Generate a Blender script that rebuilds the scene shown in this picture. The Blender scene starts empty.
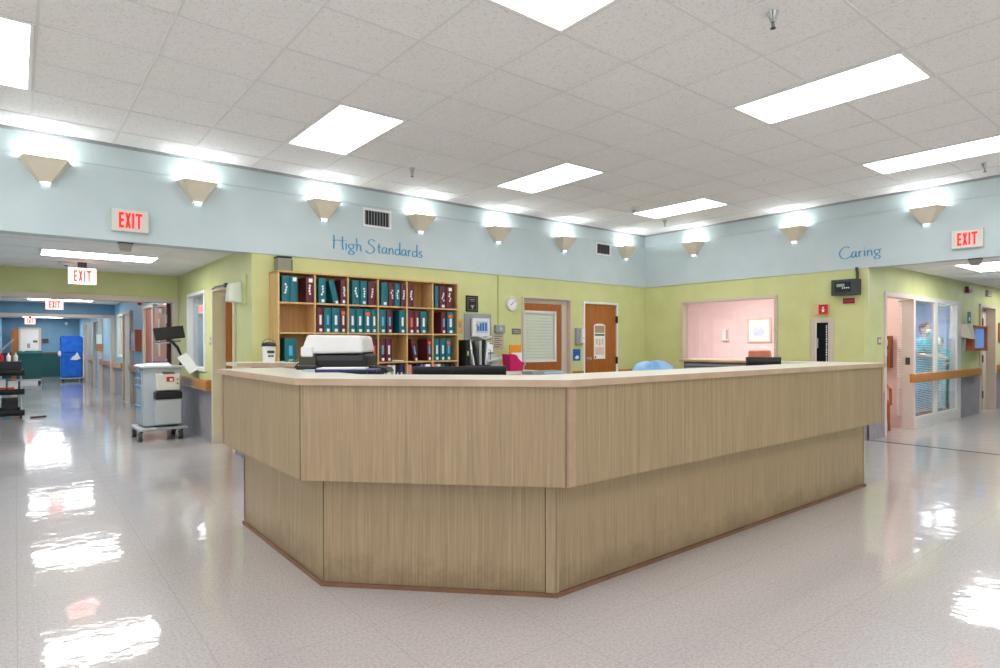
import bpy, bmesh, math, random
from mathutils import Vector, Matrix, Euler
random.seed(7)
C = bpy.context.scene
R_ = math.radians

# ------------------------------------------------------------------ camera, world, exposure
H_EYE = 1.31
F_PX, CX, CY = 607.8, 500.0, 346.73
YAW, PIT, ROL = R_(51.45), R_(-0.294), R_(-0.078)
FW = Vector((math.cos(YAW)*math.cos(PIT), math.sin(YAW)*math.cos(PIT), math.sin(PIT)))
_r = Vector((math.sin(YAW), -math.cos(YAW), 0)); _u = _r.cross(FW)
RT = _r*math.cos(ROL) + _u*math.sin(ROL); UP = -_r*math.sin(ROL) + _u*math.cos(ROL)
cam_d = bpy.data.cameras.new('camera'); cam = bpy.data.objects.new('camera', cam_d); C.collection.objects.link(cam)
cam_d.sensor_width = 36; cam_d.lens = F_PX/1000*36; cam_d.shift_y = (CY-334)/1000; cam_d.clip_start = .05
M = Matrix((RT, UP, -FW)).transposed().to_4x4(); M.translation = Vector((0, 0, H_EYE)); cam.matrix_world = M
C.camera = cam
w = bpy.data.worlds.new('world'); C.world = w; w.use_nodes = True
w.node_tree.nodes['Background'].inputs[0].default_value = (.9, .95, 1, 1); w.node_tree.nodes['Background'].inputs[1].default_value = .9  # ambient fill added through the open, unbuilt sides behind the camera
C.view_settings.view_transform = 'Standard'; C.view_settings.look = 'None'; C.view_settings.gamma = 1
C.view_settings.exposure = 0.8; C.view_settings.use_curve_mapping = False
LENS_E = 5.6          # ceiling troffers
SCONCE_W = 52.0

def at(px, py, ax, v):
    """photo pixel -> world point on the plane where coordinate ax equals v (survey helper)"""
    d = FW + RT*((px-CX)/F_PX) - UP*((py-CY)/F_PX)
    o = Vector((0, 0, H_EYE)); t = (v-o[ax])/d[ax]
    return o + d*t

# ------------------------------------------------------------------ materials
MATS = {}
def s2l(c): return tuple(((x/255)/12.92 if x/255 <= .04045 else ((x/255+.055)/1.055)**2.4) for x in c)
def mat(name, rgb, rough=.6, metal=0., emit=0., spec=.5, coat=0.):
    if name in MATS: return MATS[name]
    m = bpy.data.materials.new(name); m.use_nodes = True; b = m.node_tree.nodes['Principled BSDF']
    c = s2l(rgb)+(1,)
    nt = m.node_tree
    b.inputs['Base Color'].default_value = c; b.inputs['Roughness'].default_value = rough
    b.inputs['Metallic'].default_value = metal; b.inputs['Specular IOR Level'].default_value = spec
    b.inputs['Coat Weight'].default_value = coat
    if emit:
        b.inputs['Emission Color'].default_value = c; b.inputs['Emission Strength'].default_value = emit
    else:
        # faint surface mottling so nothing is perfectly flat
        tc = nt.nodes.new('ShaderNodeTexCoord'); n = nt.nodes.new('ShaderNodeTexNoise'); n.inputs['Scale'].default_value = 9
        n.inputs['Detail'].default_value = 4
        mx = nt.nodes.new('ShaderNodeMix'); mx.data_type = 'RGBA'; mx.inputs[6].default_value = tuple(x*.95 for x in c[:3])+(1,)
        mx.inputs[7].default_value = tuple(min(1, x*1.04) for x in c[:3])+(1,)
        nt.links.new(tc.outputs['Object'], n.inputs['Vector']); nt.links.new(n.outputs['Fac'], mx.inputs[0])
        nt.links.new(mx.outputs[2], b.inputs['Base Color'])
    MATS[name] = m; return m
def noise_mat(name, c1, c2, scale, vec=(1, 1, 1), rough=.6, detail=5, ramp=(.35, .65), bump=0., coat=0., spec=.5, dist=0.):
    if name in MATS: return MATS[name]
    m = bpy.data.materials.new(name); m.use_nodes = True; nt = m.node_tree; b = nt.nodes['Principled BSDF']
    tc = nt.nodes.new('ShaderNodeTexCoord'); mp = nt.nodes.new('ShaderNodeMapping'); mp.inputs['Scale'].default_value = vec
    n = nt.nodes.new('ShaderNodeTexNoise'); n.inputs['Scale'].default_value = scale; n.inputs['Detail'].default_value = detail
    n.inputs['Distortion'].default_value = dist
    r = nt.nodes.new('ShaderNodeValToRGB'); r.color_ramp.elements[0].position = ramp[0]; r.color_ramp.elements[1].position = ramp[1]
    r.color_ramp.elements[0].color = s2l(c1)+(1,); r.color_ramp.elements[1].color = s2l(c2)+(1,)
    L = nt.links.new
    L(tc.outputs['Object'], mp.inputs[0]); L(mp.outputs[0], n.inputs['Vector']); L(n.outputs['Fac'], r.inputs[0]); L(r.outputs[0], b.inputs['Base Color'])
    b.inputs['Roughness'].default_value = rough; b.inputs['Coat Weight'].default_value = coat; b.inputs['Specular IOR Level'].default_value = spec
    if bump:
        bp = nt.nodes.new('ShaderNodeBump'); bp.inputs['Strength'].default_value = bump; bp.inputs['Distance'].default_value = .01
        L(n.outputs['Fac'], bp.inputs['Height']); L(bp.outputs[0], b.inputs['Normal'])
    MATS[name] = m; return m

def floor_material():
    m = bpy.data.materials.new('polished_vinyl_floor'); m.use_nodes = True; nt = m.node_tree; b = nt.nodes['Principled BSDF']; L = nt.links.new
    tc = nt.nodes.new('ShaderNodeTexCoord')
    n = nt.nodes.new('ShaderNodeTexNoise'); n.inputs['Scale'].default_value = 70; n.inputs['Detail'].default_value = 6; n.inputs['Roughness'].default_value = .75
    r = nt.nodes.new('ShaderNodeValToRGB'); e = r.color_ramp.elements
    e[0].position = .34; e[0].color = s2l((168, 161, 159))+(1,); e[1].position = .58; e[1].color = s2l((202, 196, 194))+(1,)
    L(tc.outputs['Object'], n.inputs['Vector']); L(n.outputs['Fac'], r.inputs[0])
    # large soft blotches of wear
    n2 = nt.nodes.new('ShaderNodeTexNoise'); n2.inputs['Scale'].default_value = .8; n2.inputs['Detail'].default_value = 3
    L(tc.outputs['Object'], n2.inputs['Vector'])
    m1 = nt.nodes.new('ShaderNodeMix'); m1.data_type = 'RGBA'; m1.blend_type = 'MULTIPLY'; m1.inputs[0].default_value = .35
    r2 = nt.nodes.new('ShaderNodeValToRGB'); r2.color_ramp.elements[0].color = (.86, .84, .82, 1); r2.color_ramp.elements[1].color = (1, 1, 1, 1)
    L(n2.outputs['Fac'], r2.inputs[0]); L(r.outputs[0], m1.inputs[6]); L(r2.outputs[0], m1.inputs[7])
    # tile seams
    br = nt.nodes.new('ShaderNodeTexBrick'); br.offset = 0; br.inputs['Scale'].default_value = 1; br.inputs['Brick Width'].default_value = .6435
    br.inputs['Row Height'].default_value = .6435; br.inputs['Mortar Size'].default_value = .0022; br.inputs['Mortar Smooth'].default_value = .3
    br.inputs['Color1'].default_value = (1, 1, 1, 1); br.inputs['Color2'].default_value = (.985, .985, .985, 1); br.inputs['Mortar'].default_value = (.78, .76, .75, 1)
    L(tc.outputs['Object'], br.inputs['Vector'])
    m2 = nt.nodes.new('ShaderNodeMix'); m2.data_type = 'RGBA'; m2.blend_type = 'MULTIPLY'; m2.inputs[0].default_value = 1
    L(m1.outputs[2], m2.inputs[6]); L(br.outputs['Color'], m2.inputs[7]); L(m2.outputs[2], b.inputs['Base Color'])
    # slow undulation of the wax coat
    w1 = nt.nodes.new('ShaderNodeTexNoise'); w1.inputs['Scale'].default_value = 4.5; w1.inputs['Detail'].default_value = 4
    L(tc.outputs['Object'], w1.inputs['Vector'])
    bp = nt.nodes.new('ShaderNodeBump'); bp.inputs['Strength'].default_value = .75; bp.inputs['Distance'].default_value = .0045
    L(w1.outputs['Fac'], bp.inputs['Height'])
    L(bp.outputs[0], b.inputs['Normal']); L(bp.outputs[0], b.inputs['Coat Normal'])
    b.inputs['Roughness'].default_value = .38; b.inputs['Specular IOR Level'].default_value = .4
    b.inputs['Coat Weight'].default_value = 1.0; b.inputs['Coat IOR'].default_value = 1.55; b.inputs['Coat Roughness'].default_value = .05
    return m

def tile_material():
    m = bpy.data.materials.new('acoustic_ceiling_tile'); m.use_nodes = True; nt = m.node_tree; b = nt.nodes['Principled BSDF']; L = nt.links.new
    tc = nt.nodes.new('ShaderNodeTexCoord')
    n = nt.nodes.new('ShaderNodeTexNoise'); n.inputs['Scale'].default_value = 75; n.inputs['Detail'].default_value = 4; n.inputs['Roughness'].default_value = .7
    r = nt.nodes.new('ShaderNodeValToRGB'); e = r.color_ramp.elements
    e[0].position = .34; e[0].color = s2l((206, 202, 198))+(1,); e[1].position = .46; e[1].color = s2l((238, 235, 233))+(1,)
    L(tc.outputs['Object'], n.inputs['Vector']); L(n.outputs['Fac'], r.inputs[0]); L(r.outputs[0], b.inputs['Base Color'])
    bp = nt.nodes.new('ShaderNodeBump'); bp.inputs['Strength'].default_value = .3; bp.inputs['Distance'].default_value = .004
    L(n.outputs['Fac'], bp.inputs['Height']); L(bp.outputs[0], b.inputs['Normal']); b.inputs['Roughness'].default_value = .9
    b.inputs['Specular IOR Level'].default_value = .1
    return m

def counter_laminate():
    m = bpy.data.materials.new('oak_laminate'); m.use_nodes = True; nt = m.node_tree; b = nt.nodes['Principled BSDF']; L = nt.links.new
    tc = nt.nodes.new('ShaderNodeTexCoord')
    mp = nt.nodes.new('ShaderNodeMapping'); mp.inputs['Scale'].default_value = (110, 110, 2.2)
    n = nt.nodes.new('ShaderNodeTexNoise'); n.inputs['Scale'].default_value = 1; n.inputs['Detail'].default_value = 5; n.inputs['Roughness'].default_value = .6
    L(tc.outputs['Object'], mp.inputs[0]); L(mp.outputs[0], n.inputs['Vector'])
    r = nt.nodes.new('ShaderNodeValToRGB'); e = r.color_ramp.elements
    e[0].position = .3; e[0].color = s2l((144, 122, 92))+(1,); e[1].position = .7; e[1].color = s2l((176, 152, 117))+(1,)
    L(n.outputs['Fac'], r.inputs[0])
    mp2 = nt.nodes.new('ShaderNodeMapping'); mp2.inputs['Scale'].default_value = (9, 9, .25)
    n2 = nt.nodes.new('ShaderNodeTexNoise'); n2.inputs['Scale'].default_value = 1; n2.inputs['Detail'].default_value = 2
    L(tc.outputs['Object'], mp2.inputs[0]); L(mp2.outputs[0], n2.inputs['Vector'])
    r2 = nt.nodes.new('ShaderNodeValToRGB'); r2.color_ramp.elements[0].color = (.92, .915, .91, 1); r2.color_ramp.elements[1].color = (1.0, 1, 1, 1)
    r2.color_ramp.elements[0].position = .3; r2.color_ramp.elements[1].position = .7
    L(n2.outputs['Fac'], r2.inputs[0])
    mx = nt.nodes.new('ShaderNodeMix'); mx.data_type = 'RGBA'; mx.blend_type = 'MULTIPLY'; mx.inputs[0].default_value = .8
    L(r.outputs[0], mx.inputs[6]); L(r2.outputs[0], mx.inputs[7]); 
    # ragged scuffs and grime, with contact shade painted in towards the floor
    n3 = nt.nodes.new('ShaderNodeTexNoise'); n3.inputs['Scale'].default_value = 5; n3.inputs['Detail'].default_value = 8; n3.inputs['Roughness'].default_value = .75
    L(tc.outputs['Object'], n3.inputs['Vector'])
    sx = nt.nodes.new('ShaderNodeSeparateXYZ'); L(tc.outputs['Object'], sx.inputs[0])
    mr = nt.nodes.new('ShaderNodeMapRange'); mr.inputs[1].default_value = .02; mr.inputs[2].default_value = .32; mr.inputs[3].default_value = .34; mr.inputs[4].default_value = -.2
    L(sx.outputs[2], mr.inputs[0])
    ad = nt.nodes.new('ShaderNodeMath'); ad.operation = 'ADD'; L(n3.outputs['Fac'], ad.inputs[0]); L(mr.outputs[0], ad.inputs[1])
    r3 = nt.nodes.new('ShaderNodeValToRGB'); r3.color_ramp.elements[0].position = .55; r3.color_ramp.elements[0].color = (1, 1, 1, 1)
    r3.color_ramp.elements[1].position = .85; r3.color_ramp.elements[1].color = (.6, .58, .54, 1)
    L(ad.outputs[0], r3.inputs[0])
    m3 = nt.nodes.new('ShaderNodeMix'); m3.data_type = 'RGBA'; m3.blend_type = 'MULTIPLY'; m3.inputs[0].default_value = .8
    L(mx.outputs[2], m3.inputs[6]); L(r3.outputs[0], m3.inputs[7]); L(m3.outputs[2], b.inputs['Base Color'])
    b.inputs['Roughness'].default_value = .42
    return m
def glass_material(name='window_glass', tint=(.93, .96, .98), ior=1.5, k=1.0):
    if name in MATS: return MATS[name]
    m = bpy.data.materials.new(name); m.use_nodes = True; nt = m.node_tree; nt.nodes.clear(); L = nt.links.new
    o = nt.nodes.new('ShaderNodeOutputMaterial'); t = nt.nodes.new('ShaderNodeBsdfTransparent'); t.inputs[0].default_value = tint+(1,)
    g = nt.nodes.new('ShaderNodeBsdfGlossy'); g.inputs['Roughness'].default_value = .02
    lw = nt.nodes.new('ShaderNodeLayerWeight'); lw.inputs[0].default_value = .5
    pw = nt.nodes.new('ShaderNodeMath'); pw.operation = 'POWER'; pw.inputs[1].default_value = 5; L(lw.outputs['Facing'], pw.inputs[0])
    f = nt.nodes.new('ShaderNodeMath'); f.operation = 'MULTIPLY_ADD'; f.inputs[1].default_value = .9; f.inputs[2].default_value = .045*k; L(pw.outputs[0], f.inputs[0])
    mx = nt.nodes.new('ShaderNodeMixShader'); L(f.outputs[0], mx.inputs[0]); L(t.outputs[0], mx.inputs[1]); L(g.outputs[0], mx.inputs[2]); L(mx.outputs[0], o.inputs[0])
    MATS[name] = m; return m

M_FLOOR = floor_material(); M_TILE = tile_material(); M_LAM = counter_laminate(); M_GLASS = glass_material()
M_GREEN = noise_mat('green_wall_paint', (200, 202, 138), (207, 209, 147), 3, rough=.55)
M_BLUE = noise_mat('blue_wall_paint', (136, 178, 204), (148, 190, 214), 3, rough=.5)
M_DBLUE = noise_mat('steel_blue_paint', (104, 146, 172), (112, 154, 180), 3, rough=.55)
M_BAND = noise_mat('pale_blue_band_paint', (188, 201, 202), (194, 207, 207), 2.5, rough=.6)
M_PINK = noise_mat('pink_wall_paint', (236, 200, 200), (241, 206, 206), 3, rough=.6)
M_LAV = noise_mat('lavender_reflection_tone', (176, 190, 222), (184, 198, 230), 3, rough=.6)  # lavender stands in for a bluish reflection in the corridor glass
M_CREAM = mat('cream_wall_paint', (226, 220, 200), .6)
M_TRIM = mat('putty_metal_trim', (205, 190, 172), .4)
M_WHITE = mat('white_paint', (232, 230, 226), .45)
M_GRID = mat('ceiling_grid_metal', (232, 230, 227), .5)
M_WAIN = noise_mat('grey_wainscot_vinyl', (142, 136, 138), (156, 150, 152), 14, vec=(1, 1, .4), rough=.5)
M_RAIL = noise_mat('oak_handrail', (176, 112, 50), (204, 140, 72), 2.2, vec=(4, 4, 26), rough=.35, coat=.3)
M_DOOR = noise_mat('oak_veneer_door', (150, 84, 22), (172, 100, 32), 1.2, vec=(30, 30, 1.5), rough=.38, coat=.25)
M_DDOOR = noise_mat('dark_red_brown_door', (70, 28, 16), (88, 38, 22), 1.2, vec=(30, 30, 1.5), rough=.4)
M_CASE = noise_mat('maple_bookcase_wood', (204, 162, 104), (220, 180, 122), 1.3, vec=(25, 25, 1.5), rough=.45)
M_BRWOOD = noise_mat('red_brown_wood', (150, 74, 34), (174, 92, 48), 1.3, vec=(25, 25, 1.5), rough=.4)
M_NOSE = noise_mat('counter_edge_band', (178, 150, 124), (190, 163, 137), 6, rough=.45)
M_TOP = noise_mat('counter_top_laminate', (222, 216, 200), (232, 227, 214), 60, rough=.3)
M_KICK = noise_mat('brown_base_trim', (110, 76, 54), (130, 92, 68), 6, rough=.5)
M_TEAL = mat('teal_binder_vinyl', (0, 104, 114), .35); M_MAROON = mat('maroon_binder_vinyl', (96, 24, 38), .35)
M_BLACK = mat('black_plastic', (20, 20, 22), .4); M_DGREY = mat('dark_grey_plastic', (62, 62, 62), .5)
M_GREY = mat('grey_plastic', (150, 152, 154), .5); M_LGREY = mat('light_grey_plastic', (186, 190, 192), .45)
M_CHROME = mat('brushed_steel', (190, 190, 190), .28, 1.0); M_PAPER = mat('white_paper', (238, 238, 234), .8)
M_RED = mat('signal_red', (196, 24, 20), .4); M_REDL = mat('lit_exit_red', (235, 22, 16), .4, emit=.75)
M_SIGNW = mat('sign_housing_white', (214, 212, 200), .5); M_ORANGE = mat('orange_sticker', (240, 98, 28), .5)
M_SKYB = mat('light_blue_label', (86, 178, 222), .5); M_CORAL = mat('coral_label', (226, 92, 98), .5)
M_NAVY = mat('navy_plastic', (28, 34, 92), .4); M_LETTER = mat('blue_vinyl_lettering', (66, 148, 188), .5)
M_SCONCE = mat('beige_sconce_metal', (216, 206, 184), .5)
M_LENS = mat('lit_troffer_lens', (250, 251, 255), .5, emit=LENS_E)
M_LAMP = mat('lit_sconce_lamp', (236, 244, 252), .5, emit=SCONCE_W); M_FOOTL = mat('lit_sconce_foot', (228, 240, 255), .5, emit=2.6)
M_LENSH = mat('lit_hall_lens', (252, 251, 250), .5, emit=11.0)
M_CGREEN = mat('dark_green_wainscot', (22, 82, 82), .5); M_BINGREEN = mat('green_tub_plastic', (26, 92, 88), .4)
M_BLUEFAB = noise_mat('royal_blue_cover_fabric', (16, 92, 196), (28, 116, 220), 5, rough=.7, bump=.4)
M_BLIND = mat('white_blind_slat', (226, 228, 224), .5)
M_YBLIND = mat('cream_blind_slat', (244, 244, 214), .55)

# ------------------------------------------------------------------ mesh helpers
class MB:
    def __init__(s): s.bm = bmesh.new()
    def box(s, x0, x1, y0, y1, z0, z1, rot=None, piv=None):
        x0, x1 = sorted((x0, x1)); y0, y1 = sorted((y0, y1)); z0, z1 = sorted((z0, z1))
        vs = [s.bm.verts.new((x, y, z)) for x in (x0, x1) for y in (y0, y1) for z in (z0, z1)]
        for f in ((0, 1, 3, 2), (4, 6, 7, 5), (0, 4, 5, 1), (2, 3, 7, 6), (0, 2, 6, 4), (1, 5, 7, 3)): s.bm.faces.new([vs[i] for i in f])
        if rot:
            p = Vector(piv or ((x0+x1)/2, (y0+y1)/2, (z0+z1)/2)); m = Euler(rot).to_matrix()
            for v in vs: v.co = p + m @ (v.co-p)
        return s
    def tube(s, pts, r, n=10, cap=True):
        """tube along points, r a number or a list of radii"""
        pts = [Vector(p) for p in pts]; rs = r if isinstance(r, (list, tuple)) else [r]*len(pts)
        rings = []; up = None
        for i, p in enumerate(pts):
            d = (pts[min(i+1, len(pts)-1)]-pts[max(i-1, 0)]).normalized()
            if up is None: up = Vector((0, 0, 1)) if abs(d.z) < .9 else Vector((1, 0, 0))
            a = d.cross(up).normalized(); b = a.cross(d).normalized(); up = b
            rings.append([s.bm.verts.new(p + (a*math.cos(2*math.pi*k/n) + b*math.sin(2*math.pi*k/n))*rs[i]) for k in range(n)])
        for i in range(len(rings)-1):
            for k in range(n): s.bm.faces.new((rings[i][k], rings[i][(k+1) % n], rings[i+1][(k+1) % n], rings[i+1][k]))
        if cap: s.bm.faces.new(rings[0][::-1]); s.bm.faces.new(rings[-1])
        return s
    def lathe(s, prof, c=(0, 0, 0), n=24, axis='z'):
        """profile [(r, h)] spun about the axis"""
        c = Vector(c); rings = []
        for r, h in prof:
            ring = []
            for k in range(n):
                a = 2*math.pi*k/n; q = (r*math.cos(a), r*math.sin(a), h)
                if axis == 'y': q = (q[0], q[2], q[1])
                if axis == 'x': q = (q[2], q[0], q[1])
                ring.append(s.bm.verts.new(c+Vector(q)))
            rings.append(ring)
        for i in range(len(rings)-1):
            for k in range(n): s.bm.faces.new((rings[i][k], rings[i][(k+1) % n], rings[i+1][(k+1) % n], rings[i+1][k]))
        s.bm.faces.new(rings[0][::-1]); s.bm.faces.new(rings[-1])
        return s
    def prism(s, poly, z0, z1, ax='z'):
        """polygon extruded: ax z -> (x,y), ax y -> (x,z) extruded along y, ax x -> (y,z) along x"""
        def P(p, h): return {'z': (p[0], p[1], h), 'y': (p[0], h, p[1]), 'x': (h, p[0], p[1])}[ax]
        a = [s.bm.verts.new(P(p, z0)) for p in poly]; b = [s.bm.verts.new(P(p, z1)) for p in poly]
        n = len(poly)
        for i in range(n): s.bm.faces.new((a[i], a[(i+1) % n], b[(i+1) % n], b[i]))
        s.bm.faces.new(a[::-1]); s.bm.faces.new(b)
        return s
    def poly(s, pts):
        s.bm.faces.new([s.bm.verts.new(p) for p in pts]); return s
    def hull(s, bot, top):
        a = [s.bm.verts.new(p) for p in bot]; b = [s.bm.verts.new(p) for p in top]; n = len(a)
        for i in range(n): s.bm.faces.new((a[i], a[(i+1) % n], b[(i+1) % n], b[i]))
        s.bm.faces.new(a[::-1]); s.bm.faces.new(b); return s
    def ball(s, c, r, seg=14):
        r = (r, r, r) if not isinstance(r, (tuple, list)) else r
        q = bmesh.ops.create_uvsphere(s.bm, u_segments=seg, v_segments=seg//2+2, radius=1)
        for v in q['verts']: v.co = Vector((v.co.x*r[0]+c[0], v.co.y*r[1]+c[1], v.co.z*r[2]+c[2]))
        return s
    def build(s, name, m, parent=None, bevel=0, smooth=False, world=False):
        bmesh.ops.recalc_face_normals(s.bm, faces=s.bm.faces)
        if world and parent is not None:
            s.bm.transform(parent.matrix_basis.inverted())
        me = bpy.data.meshes.new(name); s.bm.to_mesh(me); s.bm.free(); me.materials.append(m)
        if smooth:
            for p in me.polygons: p.use_smooth = True
        o = bpy.data.objects.new(name, me); C.collection.objects.link(o)
        if parent: o.parent = parent
        if bevel:
            b = o.modifiers.new('bevel', 'BEVEL'); b.width = bevel; b.segments = 2; b.limit_method = 'ANGLE'; b.angle_limit = R_(40)
        return o
def B(*a, **k): return MB().box(*a, **k)

def thing(name, label, cat, loc=(0, 0, 0), rotz=0, group=None):
    o = bpy.data.objects.new(name, None); C.collection.objects.link(o); o.location = loc; o.rotation_euler = (0, 0, rotz)
    o.matrix_basis = Matrix.Translation(Vector(loc)) @ Matrix.Rotation(rotz, 4, 'Z')
    o.empty_display_size = .1; o['label'] = label; o['category'] = cat
    if group: o['group'] = group
    return o
def tag(o, label, cat, group=None):
    o['label'] = label; o['category'] = cat
    if group: o['group'] = group
    return o
def dup(root, loc, rotz=None, label=None, group=None):
    r = root.copy(); C.collection.objects.link(r); r.location = loc
    if rotz is not None: r.rotation_euler = (0, 0, rotz)
    if label: r['label'] = label
    if group: r['group'] = group
    for ch in list(root.children):
        c = ch.copy(); C.collection.objects.link(c); c.parent = r
        for g in list(ch.children):
            d = g.copy(); C.collection.objects.link(d); d.parent = c
    return r
def struct(o): o['kind'] = 'structure'; return o
def lab(o, t): o['label'] = t; return o
RB = -math.pi/2       # rotation of things hung on a wall that faces -x

# ------------------------------------------------------------------ building shell
X, Y = 8.937, 6.99            # right-hand wall plane and left-hand wall plane
ZB, ZC, ZH = 2.33, 3.26, 2.40  # underside of the band, main ceiling, hallway ceiling
XH, YR = 2.05, 3.30           # left hallway's right wall, right corridor's far wall
GX, GY = .6435, .631          # ceiling grid module
XL = -0.42
struct(B(-5, 20, -5, 31, -.1, 0).build('floor', M_FLOOR))
ce = struct(B(-5, X+.2, -5, Y+.2, ZC, ZC+.1).build('ceiling', M_TILE))
g = MB()
k = 0
x = 2.041-GX*10
while x < X:
    g.box(x-.008, x+.008, -5, Y, ZC-.005, ZC+.01); x += GX
y = 4.645-GY*15
while y < Y:
    g.box(-5, X, y-.008, y+.008, ZC-.004, ZC+.01); y += GY
g.build('grid', mat('tile_grid', (222, 219, 216), .7), ce)

def wall(name, kind, plane, s0, s1, z0, z1, m, openings=(), t=.12):
    """kind A: plane y = const seen from -y; kind B: plane x = const seen from -x"""
    mb = MB()
    def bx(a, b, c, d):
        if b-a < 1e-4 or d-c < 1e-4: return
        if kind == 'A': mb.box(a, b, plane, plane+t, c, d)
        else: mb.box(plane, plane+t, a, b, c, d)
    cur = s0
    for (a, b, c, d) in sorted(openings):
        a -= .006; b += .006; d += .006; c = c-.006 if c > 0 else 0
        bx(cur, a, z0, z1); bx(a, b, z0, c); bx(a, b, d, z1); cur = b
    bx(cur, s1, z0, z1)
    return struct(mb.build(name, m))

D1 = (6.02, 7.0, 0, 2.0); D2 = (7.35, 8.14, 0, 1.98)
wall('wall_left', 'A', Y, XH, X+.12, 0, ZB, M_GREEN, [D1, D2])
WB = (4.58, 6.17, 1.06, 1.99)
wall('wall_right', 'B', X, YR, Y, 0, ZB, M_GREEN, [WB, (3.79, 3.99, .62, 1.6)])
# pale blue bands above (lower face stands slightly proud of the upper one)
mb = MB(); mb.box(-5, X+.2, Y, Y+.25, ZB, ZC); mb.box(-5, X, Y-.018, Y, ZB-.01, 2.765); mb.box(-5, X, Y-.012, Y, 3.035, 3.05)
struct(mb.build('trim_1', M_BAND))
mb = MB(); mb.box(X, X+.25, -5, Y, ZB, ZC); mb.box(X-.018, X, -5, Y-.018, ZB-.01, 2.765); mb.box(X-.012, X, -5, Y-.012, 3.035, 3.05)
struct(mb.build('trim_2', M_BAND))
mb = MB(); mb.box(-5, X, Y-.02, Y, ZC-.028, ZC); mb.box(X-.02, X, -5, Y-.02, ZC-.028, ZC)
struct(mb.build('trim_3', M_GREY))
# unseen sides of the hall
struct(B(-5, XL-.12, Y, Y+.12, 0, ZB).build('wall_front', M_GREEN))
struct(B(X, X+.12, -5, .7, 0, ZB).build('wall_right_near', M_GREEN))

# left hallway
struct(B(XL-.12, XH+.12, Y+.25, 10.9, ZH, ZH+.08).build('ceiling_left_hall', M_TILE))
struct(B(XL-.12, XH+.12, 11.05, 30.6, 2.35, 2.43).build('ceiling_far_hall', M_TILE))
HW = (9.11, 10.1, .98, 2.01); HD = (7.66, 8.6, 0, 2.0)
wall('wall_hall_right', 'B', XH, Y+.12, 10.9, 0, ZH, M_GREEN, [HD, HW])
wall('wall_hall_left', 'B', XL-.12, Y, 30.5, 0, ZH, M_BLUE)
FAR_D = [(12.85, 13.85, 0, 2.0), (15.75, 16.85, 0, 2.0), (21.8, 23.4, 0, 2.0), (25.2, 26.2, 0, 2.0)]
wall('wall_far_hall_right', 'B', XH, 11.05, 30.5, 0, 2.36, M_BLUE, FAR_D[:0] + [(17.15, 18.1, 1.05, 2.0)])
wall('wall_hall_end', 'A', 30.5, XL-.12, XH+.12, 0, 2.4, M_DBLUE)
# headers over the fire-door frames
struct(B(XL, XH, 10.9, 11.05, 2.03, ZH).build('wall_header_green', M_GREEN))
struct(B(XL, XH, 18.9, 19.05, 2.05, 2.36).build('wall_header_blue', M_DBLUE))
for i, (yy, zz, xw) in enumerate([(10.9, 2.03, .07), (18.9, 2.05, .09)]):
    mb = MB(); mb.box(XL, XH-.001, yy-.04, yy+.19, zz-.06, zz+.02); mb.box(XH-xw, XH-.001, yy-.04, yy+.19, 0, zz-.06)
    mb.box(XL+.001, XL+xw, yy-.04, yy+.19, 0, zz-.06)
    struct(mb.build('trim_%d' % (4+i), M_TRIM, bevel=.004))
# grid lines on the hallway ceiling
mb = MB()
for xx in (.14, 1.425): mb.box(xx-.012, xx+.012, Y+.25, 10.9, ZH-.005, ZH+.005)
for yy in (7.95, 8.58, 9.22, 9.86, 10.5): mb.box(XL, XH, yy-.012, yy+.012, ZH-.004, ZH+.005)
struct(mb.build('trim_6', M_GRID))
mb = MB()
for xx in (.14, 1.425): mb.box(xx-.012, xx+.012, 11.05, 30.5, 2.345, 2.355)
for k in range(30): mb.box(XL, XH, 11.5+k*.64-.012, 11.5+k*.64+.012, 2.346, 2.355)
struct(mb.build('trim_7', M_GRID))

# right corridor
RD = (9.55, 10.6, 0, 1.97); RG = (10.68, 12.87, .19, 1.97); RD2 = (14.12, 15.05, 0, 1.98)
wall('wall_corridor', 'A', YR, X+.12, 20, 0, ZH, M_GREEN, [(RD[0], 12.87, 0, 1.97), RD2])
struct(B(X+.25, 20, -1, YR+.12, ZH, ZH+.08).build('ceiling_corridor', M_TILE))
wall('wall_corridor_end', 'B', 20, -1, YR, 0, ZH, M_GREEN)
struct(B(X+.12, 20, .58, .7, 0, ZH).build('wall_corridor_near', M_BLUE))
mb = MB()
for xx in [9.58+GX*i for i in range(16)]: mb.box(xx-.012, xx+.012, .7, YR, ZH-.005, ZH+.005)
for yy in (.82, 1.45, 2.08, 2.71): mb.box(X+.25, 20, yy-.012, yy+.012, ZH-.004, ZH+.005)
struct(mb.build('trim_8', M_GRID))
struct(B(X+.045, X+.085, .7, YR-.01, 0, .004).build('trim_9', M_DGREY))       # floor joint strip
# corner guard where the green wall turns into the corridor
mb = MB(); mb.box(X-.006, X, YR, YR+.045, 0.12, ZB-.02); mb.box(X-.006, X+.045, YR-.006, YR, .12, ZB-.02)
struct(mb.build('trim_10', noise_mat('corner_guard', (204, 206, 146), (212, 214, 156), 4, rough=.4), bevel=.002))
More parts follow.
